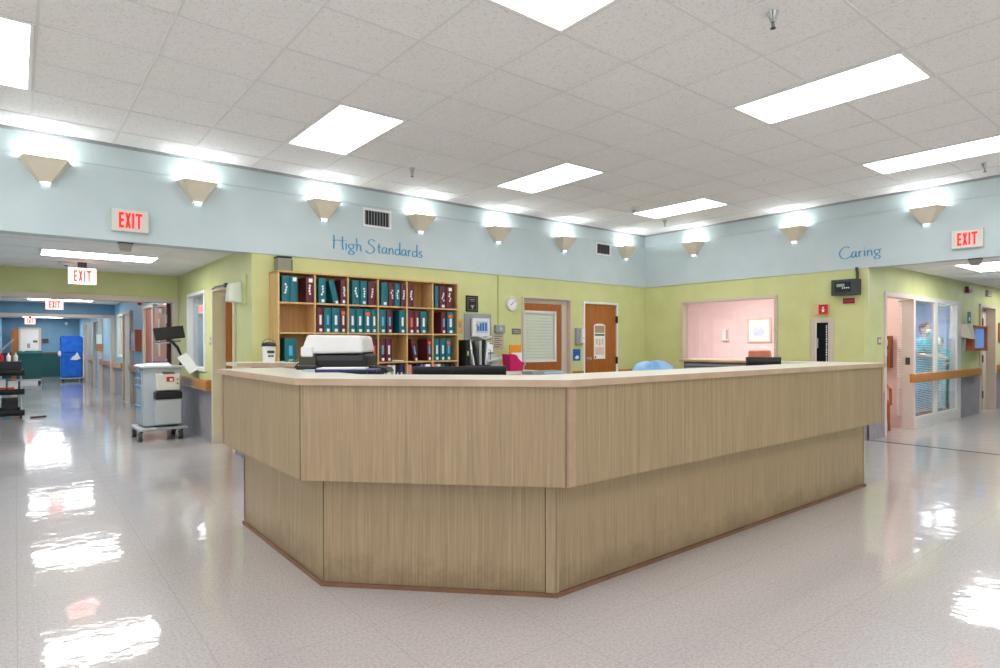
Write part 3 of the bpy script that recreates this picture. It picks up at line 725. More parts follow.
rows = {
 4: {0: [(281.9, 290, 't', 'x'), (290.3, 297.6, 't', 'Q'), (306, 314.2, 'm', 'xQ')],
     1: [(318.7, 326.2, 't', 'xq'), (334, 339.6, 't', 'q', -14), (340.7, 346.5, 'm', 'xq')],
     2: [(352.2, 359.8, 't', 'x'), (360.6, 367.2, 't', 'xq'), (368.4, 375.8, 'm', 'x')],
     3: [(381.2, 388.2, 't', 'q'), (388.8, 394.4, 'm', 'x'), (394.8, 400.3, 't', 'x'), (401, 405.6, 'm', 'x')],
     4: [(408.2, 413.6, 'm', 'x')],
     5: [(435, 438.7, 't', ''), (439.5, 446.1, 'm', 'xq'), (446.5, 452.7, 'm', 'xQ')]},
 3: {1: [(317, 323.7, 'm', 'Wq'), (324.1, 331.3, 't', 'sq'), (331.9, 339.8, 't', 'Wq'), (340.3, 346.1, 'm', 'Woq')],
     2: [(348.6, 356, 't', 'Wq'), (356.5, 363.5, 't', 'Wq'), (364.3, 371, 't', 'Woq'), (371.3, 377.9, 't', 'Wq')],
     3: [(379.4, 386.1, 't', 'sq'), (386.8, 392.7, 'm', 'sq'), (399.3, 405.6, 't', 'Wq')],
     4: [(408.1, 414.8, 'm', 'cq'), (414.9, 419.8, 'm', 'Wq'), (420.4, 426.8, 't', 'Wq')],
     5: [(441.2, 446.1, 'm', 'sq'), (447.1, 454, 't', 'Woq')]},
 2: {0: [(284.5, 296.3, 't', 'sq')],
     1: [(318, 325, 'm', 'Wq'), (326, 333, 't', 'Wq'), (334, 341, 't', 'Wq')],
     2: [(349, 356, 'm', 'Wq'), (357, 363.8, 't', 'Wq'), (371, 377.2, 'm', 'c')],
     3: [(379.6, 385.6, 'm', 'sq'), (386, 391.7, 'm', 'Wq')],
     4: [(414, 418.5, 'm', 'sq', -10), (427, 431.9, 'm', 'soq')],
     5: [(434.1, 439.5, 't', 'Wq'), (440, 445.4, 't', 'Wq'), (445.8, 451.2, 't', 'soq')]},
 1: {2: [(353.5, 362, 'm', 'o'), (362.5, 368.7, 't', 'oW'), (369.6, 376, 't', 'oW')],
     3: [(379.6, 382, 'k', 'W'), (382.2, 386.7, 'r', 'W'), (387.2, 391.2, 'w', ''), (392.6, 395.3, 'w', ''), (396.2, 398.8, 'k', 'W'), (399.3, 403.4, 'n', 'W')],
     4: [(408.1, 411.9, 'p', ''), (416, 419, 'n', ''), (420, 422.5, 'v', ''), (425.5, 430.4, 'w', '')],
     5: [(434.1, 437, 'p', ''), (437.3, 440.6, 'w', ''), (441, 445, 't', ''), (446.5, 449.5, 'k', 'W'), (450.5, 454, 'k', 'W')]}}
for rw, cells in rows.items():
    for ce_, items in cells.items():
        for n, it in enumerate(items):
            binder(it[0], it[1], rw, it[2], it[3], it[4] if len(it) > 4 else 0, n, ce_, .285 if rw != 1 else .29, len(items))
mb = MB(); mb.box(3.62, 3.82, 6.73, 6.93, 1.091, 1.097); mb.box(3.64, 3.8, 6.72, 6.92, 1.097, 1.104, rot=(0, 0, .1))
tag(mb.build('paper_stack', M_PAPER), 'loose white papers lying beside two maroon binders, third row of the bookcase', 'papers')
# box on the bookcase
t = thing('speaker_box', 'grey green box with black lid standing on the left end of the bookcase', 'box', (2.35, 6.86, 2.117))
B(-.075, .075, -.07, .07, 0, .15).build('body', mat('grey_green_plastic', (132, 134, 112), .5), t, bevel=.006)
B(-.08, .08, -.075, .075, .151, .17).build('lid', M_BLACK, t, bevel=.004)
B(.092, .108, -.01, .01, -.0, .15).build('plug_strip', M_BLACK, t, bevel=.003)

# ------------------------------------------------------------------ doors in the left wall
def frame_A(mb, a, b, z1, w_=.05, y0=-.03, y1=.11, plane=Y, z0=0):
    mb.box(a-w_, a, plane+y0, plane+y1, z0, z1+w_); mb.box(b, b+w_, plane+y0, plane+y1, z0, z1+w_); mb.box(a, b, plane+y0, plane+y1, z1, z1+w_)
    return mb
d1 = thing('door_1', '', '', (D1[0], Y, 0)); del d1['label']; del d1['category']; struct(d1)
frame_A(MB(), D1[0], D1[1], 2.0, .03).build('frame', M_TRIM, d1, world=True, bevel=.004)
mb = MB()     # leaf with a window opening
lx0, lx1, ly0, ly1 = D1[0]+.005, 6.87, Y+.055, Y+.10
wx0, wx1, wz0, wz1 = 6.09, 6.74, 1.04, 1.80
mb.box(lx0, wx0, ly0, ly1, .01, 1.93); mb.box(wx1, lx1, ly0, ly1, .01, 1.93); mb.box(wx0, wx1, ly0, ly1, .01, wz0); mb.box(wx0, wx1, ly0, ly1, wz1, 1.93)
leaf = mb.build('leaf', M_DOOR, d1, world=True)
mb = MB()
mb.box(D1[0], D1[1], Y+.05, Y+.11, 1.935, 2.0); mb.box(6.88, D1[1], Y+.05, Y+.11, 0, 1.935)
mb.build('jamb', M_TRIM, d1, world=True)
wf = MB()
for a in ((wx0-.02, wx0+.015, wz0-.02, wz1+.02), (wx1-.015, wx1+.02, wz0-.02, wz1+.02)): wf.box(a[0], a[1], ly0-.012, ly1, a[2], a[3])
wf.box(wx0, wx1, ly0-.012, ly1, wz1-.015, wz1+.02); wf.box(wx0, wx1, ly0-.012, ly1, wz0-.02, wz0+.015)
wf.build('window_frame', M_WHITE, d1, world=True, bevel=.003)
B(wx0+.01, wx1-.01, ly0+.004, ly0+.008, wz0+.01, wz1-.01).build('glass', M_GLASS, d1, world=True)
mb = MB()
n = 16
for k in range(n):
    z = wz0+.03+(wz1-wz0-.05)*k/(n-1); mb.box(wx0+.016, wx1-.02, ly0+.018, ly0+.021, z-.023, z+.023, rot=(R_(-24), 0, 0))
mb.build('blind', M_YBLIND, d1, world=True)
MB().lathe([(.02, 0), (.02, -.02), (.03, -.04), (.028, -.06), (.01, -.065)], (6.075-.03, ly0, 1.0), 16, 'y').build('door_knob', M_CHROME, d1, world=True)

d2 = thing('door_2', '', '', (D2[0], Y, 0)); del d2['label']; del d2['category']; struct(d2)
frame_A(MB(), D2[0], D2[1], 1.97, .035, -.025).build('frame', M_WHITE, d2, world=True, bevel=.004)
B(D2[0]+.004, D2[1]-.004, Y+.0, Y+.045, .01, 1.965).build('leaf', M_DOOR, d2, world=True)
MB().lathe([(.022, 0), (.022, -.015), (.012, -.02), (.012, -.04), (.026, -.05), (.026, -.07), (.01, -.078)], (D2[0]+.08, Y, 1.06), 16, 'y').build('door_knob', M_CHROME, d2, world=True)
for zz in (1.72, 1.02): MB().box(D2[1]-.012, D2[1]+.014, Y-.035, Y-.001, zz-.06, zz+.06).build('hinge', M_BLACK, d2, world=True)
# poster hanging on the door
ps = thing('door_poster', 'tall white notice with rounded top taped to the right-hand wooden door', 'notice', (7.72, Y-.002, 1.05))
mb = MB(); pts = [(-.14, 0), (.14, 0), (.14, .56)]+[(.14*math.cos(a), .56+.035*math.sin(a)) for a in [math.pi*i/8 for i in range(9)]]+[(-.14, .56)]
mb.prism(pts, -.003, 0, 'y'); mb.build('sheet', M_PAPER, ps)
B(-.12, .12, -.005, -.003, .44, .56).build('brown_panel', mat('tan_print', (178, 146, 118), .7), ps)
B(-.12, .12, -.005, -.003, .39, .42).build('green_bar', mat('dark_green_print', (40, 100, 80), .7), ps)
mb = MB()
for k in range(3): mb.box(-.09+.07*k, -.05+.07*k, -.005, -.003, .24-.02*(k % 2), .34)
mb.build('figures', mat('pale_yellow_print', (206, 196, 150), .7), ps)
B(-.11, .11, -.005, -.003, .07, .2).build('text_block', mat('pale_pink_print', (226, 200, 184), .7), ps)
B(-.12, -.09, -.005, -.003, .015, .045).build('blue_mark', M_NAVY, ps)
# dispenser and blue poster between the doors
t = thing('soap_dispenser', 'grey and white soap dispenser on the green wall between the two wooden doors', 'dispenser', (7.2, Y, 1.29))
B(-.075, .075, -.05, 0, 0, .27).build('back_body', M_GREY, t, bevel=.01); B(.0, .073, -.10, -.05, .03, .26).build('cover', M_WHITE, t, bevel=.012)
B(.03, .045, -.104, -.10, .10, .115).build('button', M_BLACK, t)
t = thing('hand_poster', 'blue hand hygiene poster on the green wall under the dispenser', 'poster', (7.17, Y-.002, 1.03))
B(-.085, .085, -.003, 0, 0, .19).build('sheet', mat('poster_blue', (20, 92, 170), .5), t)
MB().prism([(-.04, .03), (.02, .025), (.05, .05), (.04, .075), (0, .085), (-.03, .065)], -.006, -.003, 'y').build('hand_drawing', M_PAPER, t)
# clock
t = thing('wall_clock', 'round white wall clock with pale frame left of the glazed door', 'clock', (5.78, Y, 1.905))
MB().lathe([(.105, 0), (.11, -.012), (.105, -.035), (.09, -.04), (.088, -.03)], (0, 0, 0), 32, 'y').build('case', M_SIGNW, t)
MB().lathe([(.088, -.0), (.088, -.032)], (0, 0, 0), 32, 'y').build('dial', M_PAPER, t)
for k in range(12):
    a = math.pi/6*k; l = .012
    B(math.sin(a)*.074-.003, math.sin(a)*.074+.003, -.0345, -.032, math.cos(a)*.074-.005, math.cos(a)*.074+.005).build('hour_mark', M_DGREY, t)
B(-.004, .004, -.038, -.035, -.01, .048, rot=(0, R_(235), 0), piv=(0, -.036, 0)).build('hour_hand', M_BLACK, t)
B(-.003, .003, -.041, -.038, -.01, .068, rot=(0, R_(48), 0), piv=(0, -.039, 0)).build('minute_hand', M_BLACK, t)
# plaque
t = thing('framed_plaque', 'black framed plaque with gold print on the green wall right of the bookcase top', 'plaque', (5.055, Y, 1.76))
mb = MB(); mb.box(-.105, .105, -.02, 0, 0, .23); mb.build('frame', M_BLACK, t, bevel=.004)
mb = MB(); mb.box(-.075, .075, -.0225, -.02, .025, .028); mb.box(-.075, .075, -.0225, -.02, .2, .203); mb.box(-.078, -.075, -.0225, -.02, .025, .203); mb.box(.075, .078, -.0225, -.02, .025, .203)
mb.box(-.045, .045, -.0225, -.02, .17, .178); mb.box(-.035, .035, -.0225, -.02, .15, .156); mb.prism([(-.035, .095), (.035, .095), (0, .04)], -.0225, -.02, 'y'); mb.build('print', mat('pale_gold', (170, 168, 140), .4), t)
t = thing('wood_notice', 'tan wooden notice plate on the wall touching the right side of the bookcase', 'notice', (4.80, Y, 1.45))
B(-.07, .1, -.012, 0, 0, .2).build('plate', M_CASE, t); B(-.03, -.01, -.014, -.012, .03, .06).build('dark_mark', M_BLACK, t)
mb = MB()
for k in range(4): mb.box(-.04, .06, -.014, -.012, .09+.02*k, .098+.02*k)
mb.build('text_lines', M_KICK, t)
# screen on grey backboard
t = thing('wall_monitor', 'white wall monitor with blue chart on a grey backboard right of the bookcase', 'monitor', (5.16, Y, 1.36))
B(-.24, .24, -.015, 0, 0, .375).build('backboard', mat('grey_board', (150, 156, 158), .6), t, bevel=.003)
B(-.14, .17, -.07, -.03, .05, .31).build('housing', M_WHITE, t, bevel=.008); B(-.05, .05, -.03, -.015, .12, .24).build('wall_bracket', M_GREY, t)
B(-.08, .13, -.0725, -.07, .10, .27).build('screen', mat('pale_screen', (190, 208, 232), .3), t)
mb = MB()
for k, (a, hh_) in enumerate(((-.06, .07), (-.015, .11), (.03, .12), (.08, .12))): mb.box(a, a+.035, -.075, -.0725, .13, .13+hh_)
mb.build('chart_bars', mat('chart_blue', (66, 106, 178), .4), t)
B(-.075, -.05, -.0752, -.0725, .2, .225).build('chart_mark', M_CORAL, t)
MB().tube([(-.06, -.08, .06), (.05, -.12, .02), (.14, -.14, .05)], .012, 8).build('arm', M_WHITE, t)
# intercom and list
t = thing('wall_intercom', 'small grey wall intercom with cable above a printed list', 'intercom', (5.545, Y, 1.47))
B(-.09, .09, -.05, 0, 0, .11).build('body', M_GREY, t, bevel=.008); MB().lathe([(.03, 0), (.028, -.006)], (.0, -.05, .06), 18, 'y').build('speaker', M_LGREY, t)
MB().tube([(-.015, -.006, .11), (-.015, -.006, .84)], .005, 6).build('cable', mat('olive_cable', (150, 156, 90), .6), t)
t = thing('printed_list', 'beige printed list on the wall under the small grey intercom', 'notice', (5.53, Y-.001, 1.23))
B(-.1, .1, -.006, 0, 0, .225).build('sheet', mat('beige_sheet', (190, 176, 160), .7), t)
mb = MB()
for k in range(6): mb.box(-.07, .03+.04*(k % 2), -.008, -.006, .03+.03*k, .04+.03*k)
mb.build('text_lines', M_RED if 0 else mat('brown_text', (120, 80, 70), .7), t)
t = thing('room_sign', 'small grey engraved room sign left of the glazed wooden door', 'sign', (5.88, Y-.001, 1.45))
B(-.085, .085, -.008, 0, 0, .085).build('plate', mat('taupe_plate', (112, 104, 96), .5), t, bevel=.002)
mb = MB()
for k in range(6): mb.box(-.06+.02*k, -.048+.02*k, -.0095, -.008, .045, .06); mb.box(-.05+.02*k, -.038+.02*k, -.0095, -.008, .022, .034)
mb.build('raised_text', M_LGREY, t)
# oak chair rail pieces
for a, b, nm in ((7.08, 7.31, 'short oak rail between the two wooden doors'), (8.2, 8.92, 'oak rail between the right wooden door and the room corner')):
    tag(B(a, b, Y-.035, Y, .76, .86).build('handrail', M_RAIL, bevel=.006), nm, 'handrail')

# ---- back counter along the left wall with its clutter
t = thing('back_counter', 'low back counter along the green wall under the clock, mostly hidden by the reception counter', 'counter', (5.3, 6.7, 0))
B(4.66, 5.98, 6.45, 6.98, .88, .92).build('top', M_TOP, t, world=True); B(4.68, 5.96, 6.5, 6.98, 0, .88).build('body', M_LAM, t, world=True)
def fileslab(x0, x1, z0, z1, lean, m, name, label, yy=6.6, th_=.25, cat='folder'):
    o = B(x0, x1, yy, yy+th_, z0, z1, rot=(0, R_(lean), 0), piv=(x1, yy, z0)).build(name, m, bevel=.003)
    return tag(o, label, cat)
t = thing('file_rack', 'black wire rack holding upright charts next to the bookcase', 'rack', (4.87, 6.7, .92))
mb = MB(); mb.box(-.2, .2, -.13, .15, 0, .1); mb.build('base', M_BLACK, t, bevel=.004)
for k in range(5):
    xx = -.2+.1*k; MB().tube([(xx, -.13, .1), (xx, -.13, .3), (xx, .1, .34), (xx, .12, .1)], .004, 6).build('divider', M_BLACK, t)
fileslab(4.68, 4.75, 1.022, 1.36, 0, M_BLACK, 'chart_folder', 'black upright chart holder with green tab next to the bookcase')
tag(B(4.70, 4.725, 6.593, 6.6, 1.15, 1.21).build('tab', mat('lime_tab', (150, 200, 90), .5)), 'lime green tab stuck on the leftmost black chart holder', 'tab')
fileslab(4.80, 4.83, 1.022, 1.36, -11, M_PAPER, 'chart_folder', 'first leaning bundle of white papers in the black rack')
fileslab(4.845, 4.875, 1.022, 1.35, -8, M_BLACK, 'chart_folder', 'black folder leaning between the white paper bundles')
fileslab(4.905, 4.945, 1.022, 1.35, 0, mat('grey_folder', (176, 180, 170), .6), 'chart_folder', 'upright pale grey folder in the middle of the rack')
fileslab(4.955, 4.99, 1.022, 1.36, 4, M_BLACK, 'chart_folder', 'black folder right of the pale grey folder')
fileslab(5.0, 5.035, 1.022, 1.33, 7, M_PAPER, 'chart_folder', 'rightmost white folded paper bundle in the rack')
t = thing('desk_printer', 'grey desk printer with raised paper tray right of the chart rack', 'printer', (5.14, 6.75, .92))
B(-.12, .13, -.15, .15, 0, .14).build('body', M_GREY, t, bevel=.015)
MB().hull([(-.13, -.2, .14), (.13, -.16, .17), (.13, .12, .17), (-.13, .12, .14)], [(-.1, -.16, .20), (.15, -.16, .21), (.13, .12, .26), (-.1, .12, .26)]).build('lid', M_LGREY, t)
B(-.01, .14, .02, .05, .2, .40, rot=(R_(-8), 0, 0)).build('paper_tray', M_GREY, t, bevel=.006); B(.01, .12, .01, .02, .27, .38, rot=(R_(-8), 0, 0)).build('paper', M_PAPER, t)
# magenta holder
t = thing('file_holder', 'magenta plastic file holder with sloping sides on the back counter', 'file holder', (5.56, 6.72, .92))
mb = MB(); zt0, zt1 = .245, .11
mb.prism([(-.09, 0), (.13, 0), (.165, .12), (.11, .13), (.06, .17), (.02, .225), (-.04, .24), (-.12, .24)], -.1, -.095, 'y')
mb.prism([(-.09, 0), (.13, 0), (.165, .12), (.11, .13), (.06, .17), (.02, .225), (-.04, .24), (-.12, .24)], .055, .06, 'y')
mb.box(-.09, .13, -.1, .06, 0, .005); mb.box(-.1, -.095, -.1, .06, 0, .235)
mb.build('shell', mat('magenta_plastic', (196, 18, 92), .35), t)
tag(B(5.545, 5.735, 6.685, 6.70, .94, 1.18).build('paper_sheets', M_PAPER), 'white sheets standing in the magenta file holder', 'papers')
tag(B(5.53, 5.74, 6.715, 6.73, .94, 1.29).build('paper_folder', mat('orange_card', (240, 146, 26), .6)), 'bright orange folder standing in the magenta file holder', 'folder')
t = thing('paper_box', 'low grey tray with bluish papers on the back counter before the glazed door', 'tray', (5.95, 6.35, .88))
B(-.42, .2, -.12, .12, 0, .045).build('tray', M_GREY, t, bevel=.004)
B(-.2, .18, -.127, -.12, .008, .036).build('printed_edge', mat('bluish_print', (190, 206, 226), .6), t)
B(5.5, 6.18, 6.2, 6.45, .84, .88).build('counter_extension', M_TOP, None) and None
o = bpy.data.objects['counter_extension']; o.name = 'counter_leaf'; tag(o, 'narrow worktop leaf under the low grey paper tray', 'worktop')

# ---- large printer behind the counter
t = thing('office_printer', 'large black office printer with white scanner lid behind the left part of the counter', 'printer', (1.93, 4.36, 1.0))
rzp = R_(-38.5)
t.rotation_euler = (0, 0, rzp); t.matrix_basis = Matrix.Translation((1.93, 4.36, 1.0)) @ Matrix.Rotation(rzp, 4, 'Z')
W2 = .238
mb = MB(); mb.box(-W2, W2, -.2, .2, .02, .235); mb.build('body', M_BLACK, t, bevel=.02)
mb = MB(); mb.box(-W2-.01, -W2+.115, -.225, .05, .045, .24); mb.build('side_module', mat('olive_grey_plastic', (62, 62, 48), .5), t, bevel=.01)
mb = MB(); mb.hull([(-W2-.0, -.23, .235), (W2-.02, -.23, .245), (W2-.02, .2, .245), (-W2, .2, .235)], [(-W2+.04, -.2, .375), (W2-.03, -.2, .37), (W2-.04, .18, .37), (-W2+.04, .18, .375)])
mb.build('scanner_lid', M_WHITE, t, bevel=.02)
B(-W2+.01, -.14, -.245, -.2, .215, .29).build('control_panel', M_WHITE, t, bevel=.012)
B(-.13, W2-.03, -.205, -.2, .19, .225).build('output_slot', M_DGREY, t)
MB().hull([(W2, -.15, .06), (W2+.15, -.14, .1), (W2+.15, .1, .1), (W2, .1, .06)], [(W2, -.15, .15), (W2+.13, -.14, .13), (W2+.13, .1, .13), (W2, .1, .15)]).build('side_tray', M_BLACK, t)
B(-W2+.03, W2-.03, -.17, .17, 0, .02).build('feet', M_DGREY, t)
MB().tube([(-W2-.01, -.1, .2), (-W2-.07, -.12, .14), (-W2-.06, -.12, .06), (-W2+.0, -.12, .02)], .006, 6).build('cable', M_BLACK, t)
t2 = thing('printer_stand', 'low grey stand under the large black printer', 'stand', (1.93, 4.36, .762), rzp)
B(-.26, .26, -.2, .2, .198, .237).build('top', M_GREY, t2, bevel=.004)
for a in (-.24, .24):
    for b in (-.17, .17): B(a-.02, a+.02, b-.02, b+.02, 0, .198).build('leg', M_DGREY, t2)
# items on the counter
zc = 1.1327
t = thing('ring_binder', 'navy blue ring binder lying open on the counter top in front of the printer', 'binder', (at(344, 371.6, 2, zc).x, at(344, 371.6, 2, zc).y, zc)); t.rotation_euler = (0, 0, R_(-36))
B(-.16, .22, -.1, .1, 0, .018).build('cover', M_NAVY, t, bevel=.004); B(-.15, .14, -.09, .09, .0185, .026).build('papers', M_PAPER, t)
o = B(-.06, .06, -.04, .04, 0, .012).build('label_card', mat('pale_cyan_card', (170, 200, 206), .5), None, bevel=.002); o.location = at(318, 371.5, 2, zc)+Vector((-.02, .02, 0)); o.rotation_euler = (0, 0, R_(-38)); tag(o, 'small pale blue card on the counter left of the navy ring binder', 'card')
o = B(-.07, .07, -.04, .04, 0, .028).build('stapler', M_BLACK, None, bevel=.012); o.location = at(307, 369.6, 2, zc); o.rotation_euler = (0, 0, R_(-38)); tag(o, 'flat black stapler on the counter at the foot of the printer', 'stapler')

# monitors seen over the counter
def monitor(label, cx, cy, ztop, wd, ht, rz, zd=.76):
    t = thing('computer_monitor', label, 'monitor', (cx, cy, zd), rz, 'computer monitors behind the counter')
    h = ztop-zd
    mb = MB(); mb.box(-wd/2, wd/2, -.02, .02, h-ht, h); mb.build('housing', M_BLACK, t, bevel=.006)
    B(-wd/2+.012, wd/2-.012, -.0215, -.02, h-ht+.012, h-.012).build('screen', mat('dark_screen', (12, 14, 16), .12), t)
    B(-.03, .03, .02, .06, .01, h-ht*.5).build('stand', M_BLACK, t); B(-.12, .12, -.07, .1, 0, .012).build('base', M_BLACK, t, bevel=.004)
    return t
rm = R_(-38.55)
monitor('wide black monitor behind the middle of the counter, only its top edge showing', 2.22, 3.2, 1.165, .60, .34, R_(-30))
monitor('small glossy black monitor behind the right part of the counter', 5.43, 2.89, 1.182, .31, .28, R_(-44))

# gown over a chair
t = thing('office_chair', 'office chair behind the counter, covered by a light blue gown', 'chair', (5.15, 3.80, 0))
B(-.22, .22, -.2, .22, .44, .5).build('seat', M_DGREY, t, bevel=.03); B(-.2, .2, .2, .25, .55, 1.03).build('backrest', M_DGREY, t, bevel=.02)
MB().tube([(0, 0, .08), (0, 0, .44)], .03, 10).build('column', M_BLACK, t); MB().tube([(0, .15, .46), (0, .28, .6), (0, .24, .7)], .015, 8).build('back_bar', M_BLACK, t)
for k in range(5):
    a = 2*math.pi*k/5; lg = MB().tube([(0, 0, .1), (.28*math.cos(a), .28*math.sin(a), .07)], [.025, .016], 8).build('leg', M_BLACK, t)
    MB().lathe([(.026, -.012), (.026, .012)], (.28*math.cos(a), .28*math.sin(a), .03), 14, 'x').build('caster', M_BLACK, lg)
def cloth(label, cx, cy, z, wd, dp, hh_):
    mb = MB(); nx, ny = 34, 16; vs = []
    rr = random.Random(3)
    for i in range(nx):
        row = []
        for j in range(ny):
            u = i/(nx-1)*2-1; v = j/(ny-1)*2-1
            zz = hh_*(1-abs(u)**3.2*.7-.8*abs(v)**2) + .007*math.sin(u*9+v*3)+.004*math.sin(u*17-v*5+1)
            row.append(mb.bm.verts.new((u*wd*(1+.08*v), v*dp+.02*math.sin(u*9), zz)))
        vs.append(row)
    for i in range(nx-1):
        for j in range(ny-1): mb.bm.faces.new((vs[i][j], vs[i+1][j], vs[i+1][j+1], vs[i][j+1]))
    o = mb.build('gown', noise_mat('light_blue_gown_fabric', (120, 168, 212), (168, 204, 236), 7, rough=.8, bump=.5), smooth=True)
    s = o.modifiers.new('solid', 'SOLIDIFY'); s.thickness = .006
    o.location = (cx, cy, z); return tag(o, label, 'gown')
g_ = cloth('crumpled light blue gown draped over a chair back behind the counter', 5.17, 3.93, .92, .27, .16, .21); g_.rotation_euler = (0, 0, R_(-32))

# ------------------------------------------------------------------ right wall: interior window, panel, cabinet
w1 = thing('window_1', '', '', (X, 5.37, 1.06)); del w1['label']; del w1['category']; struct(w1)
mb = MB(); a, b, c, d = WB; f = .045
mb.box(X-.03, X+.13, a-f, a, c-f, d+f); mb.box(X-.03, X+.13, b, b+f, c-f, d+f); mb.box(X-.03, X+.13, a, b, d, d+f); mb.box(X-.03, X+.13, a, b, c-f, c)
mb.build('frame', M_TRIM, w1, world=True, bevel=.006)
B(X+.055, X+.061, a, b, c, d).build('glass', M_GLASS, w1, world=True)
t = thing('ledge_cabinet', 'long low cabinet with wood edged top and grey louvred front under the pink room window', 'cabinet', (8.7, 4.9, 0))
B(8.55, X-.035, 3.62, 6.0, 1.012, 1.05).build('top', M_RAIL if 0 else noise_mat('tan_edge_wood', (186, 150, 112), (200, 164, 126), 4, rough=.45), t, world=True, bevel=.004)
B(8.64, X-.04, 3.66, 5.96, 0, 1.012).build('body', mat('blue_grey_steel', (112, 118, 120), .5), t, world=True)
mb = MB()
for k in range(9): mb.box(8.615, 8.64, 3.7, 5.92, .95-.06*k, .985-.06*k, rot=(0, R_(-12), 0))
mb.build('louvres', mat('slate_louvre', (158, 166, 170), .45), t, world=True)
# extinguisher cabinet
t = thing('extinguisher_cabinet', 'recessed cabinet with narrow black window in a cream frame on the right wall', 'fire cabinet', (X, 3.885, 1.0), RB)
mb = MB()
mb.box(-.155, -.09, -.02, 0, -.4, .66); mb.box(.09, .155, -.02, 0, -.4, .66); mb.box(-.09, .09, -.02, 0, .60, .66); mb.box(-.09, .09, -.02, 0, -.4, -.34)
mb.build('frame', M_TRIM, t, bevel=.005)
B(-.09, .09, -.008, -.004, -.34, .60).build('window', mat('black_cabinet_glass', (8, 8, 10), .12), t)
mb = MB(); mb.box(-.09, -.078, -.014, -.008, -.34, .6); mb.box(.082, .09, -.014, -.008, -.34, .6); mb.build('inner_frame', M_WHITE, t)
B(-.078, -.055, -.022, -.008, .24, .38).build('handle', M_CHROME, t, bevel=.003)
mb = MB(); rr = random.Random(5); z = -.2
while z < .56:
    hh_ = rr.uniform(.012, .03); mb.box(.05, .066, -.0095, -.008, z, z+hh_); z += hh_+rr.uniform(.008, .014)
mb.build('vertical_lettering', M_PAPER, t)
# red alarm with white cover
t = thing('fire_alarm_box', 'red fire alarm strobe with white face on the right wall above the narrow black cabinet', 'fire alarm', (X, 3.88, 1.71), RB)
B(-.09, .09, -.05, 0, 0, .15).build('backbox', mat('beige_backbox', (222, 178, 140), .5), t, bevel=.006)
B(-.035, .088, -.056, -.05, .008, .142).build('face', M_RED, t)
mb = MB(); mb.box(.012, .04, -.06, -.056, .04, .07); mb.prism([(.012, .11), (.04, .11), (.026, .08)], -.06, -.056, 'y'); mb.box(.0, .052, -.059, -.056, .073, .079); mb.build('strobe', M_PAPER, t)
# annunciator
t = thing('annunciator_panel', 'dark grey alarm annunciator panel with conduit high on the right wall', 'alarm panel', (X, 3.55, 1.965), RB)
B(-.175, .17, -.11, 0, 0, .215).build('housing', mat('charcoal_steel', (56, 60, 60), .45), t, bevel=.006)
B(-.125, .08, -.114, -.11, .04, .18).build('window', mat('black_panel_glass', (14, 16, 16), .2), t)
mb = MB(); mb.box(-.10, .0, -.117, -.114, .115, .155); mb.build('display', mat('grey_green_display', (140, 156, 140), .3), t)
mb = MB()
for k in range(4): mb.box(-.03+.025*k, -.015+.025*k, -.117, -.114, .09, .104)
mb.build('keys', M_PAPER, t)
MB().tube([(.13, -.03, .215), (.13, -.03, .3), (.12, -.03, .37)], .018, 8).build('conduit', M_DGREY, t)
t = thing('alarm_sign', 'small red alarm display in a cream frame under the dark annunciator panel', 'alarm display', (X, 3.53, 1.86), RB)
B(-.09, .09, -.02, 0, -.02, .08).build('frame', mat('peach_frame', (228, 184, 150), .5), t, bevel=.004); B(-.075, .075, -.024, -.02, -.008, .068).build('face', mat('dark_red_face', (110, 22, 18), .3), t)
mb = MB()
for k in range(4): mb.box(-.055+.03*k, -.035+.03*k, -.0255, -.024, .02, .045)
mb.build('digits', M_RED, t)
# pink room contents
t = thing('framed_picture', 'pale drawing in a light wooden frame on the pink wall behind the interior window', 'picture', (12.5, 6.74, 1.33), RB)
mb = MB(); mb.box(-.27, .27, -.05, 0, 0, .04); mb.box(-.27, .27, -.05, 0, .49, .53); mb.box(-.27, -.23, -.05, 0, .04, .49); mb.box(.23, .27, -.05, 0, .04, .49)
mb.build('frame', mat('light_pink_wood', (232, 200, 186), .4), t, bevel=.005)
B(-.23, .23, -.02, -.01, .04, .49).build('mat_board', M_PAPER, t)
mb = MB(); rr = random.Random(11)
pts = [(-.13+.026*k, .28+.06*math.sin(k*1.1)+.03*rr.random()) for k in range(11)]
mb.prism([(-.13, .14), (.13, .14)]+pts[::-1], -.022, -.02, 'y')
mb.build('drawing', mat('pale_blue_wash', (208, 217, 240), .7), t)
mb = MB()
for k in range(14): a = rr.uniform(-.12, .1); b = rr.uniform(.14, .28); mb.box(a, a+.03, -.024, -.022, b, b+.012, rot=(0, rr.uniform(-.8, .8), 0))
mb.build('drawing_strokes', mat('blue_pencil', (150, 170, 222), .7), t)
t = thing('soap_dispenser', 'small white dispenser on the pink wall left of the framed picture', 'dispenser', (12.5, 7.5, 1.37), RB)
B(-.07, .07, -.08, 0, 0, .26).build('body', M_WHITE, t, bevel=.01); B(.02, .07, -.085, -.08, .02, .24).build('right_strip', mat('greyish_pink', (190, 160, 160), .5), t)  # thin darker strip over the right part of the front
M_PCH = mat('salmon_upholstery', (214, 128, 112), .7)
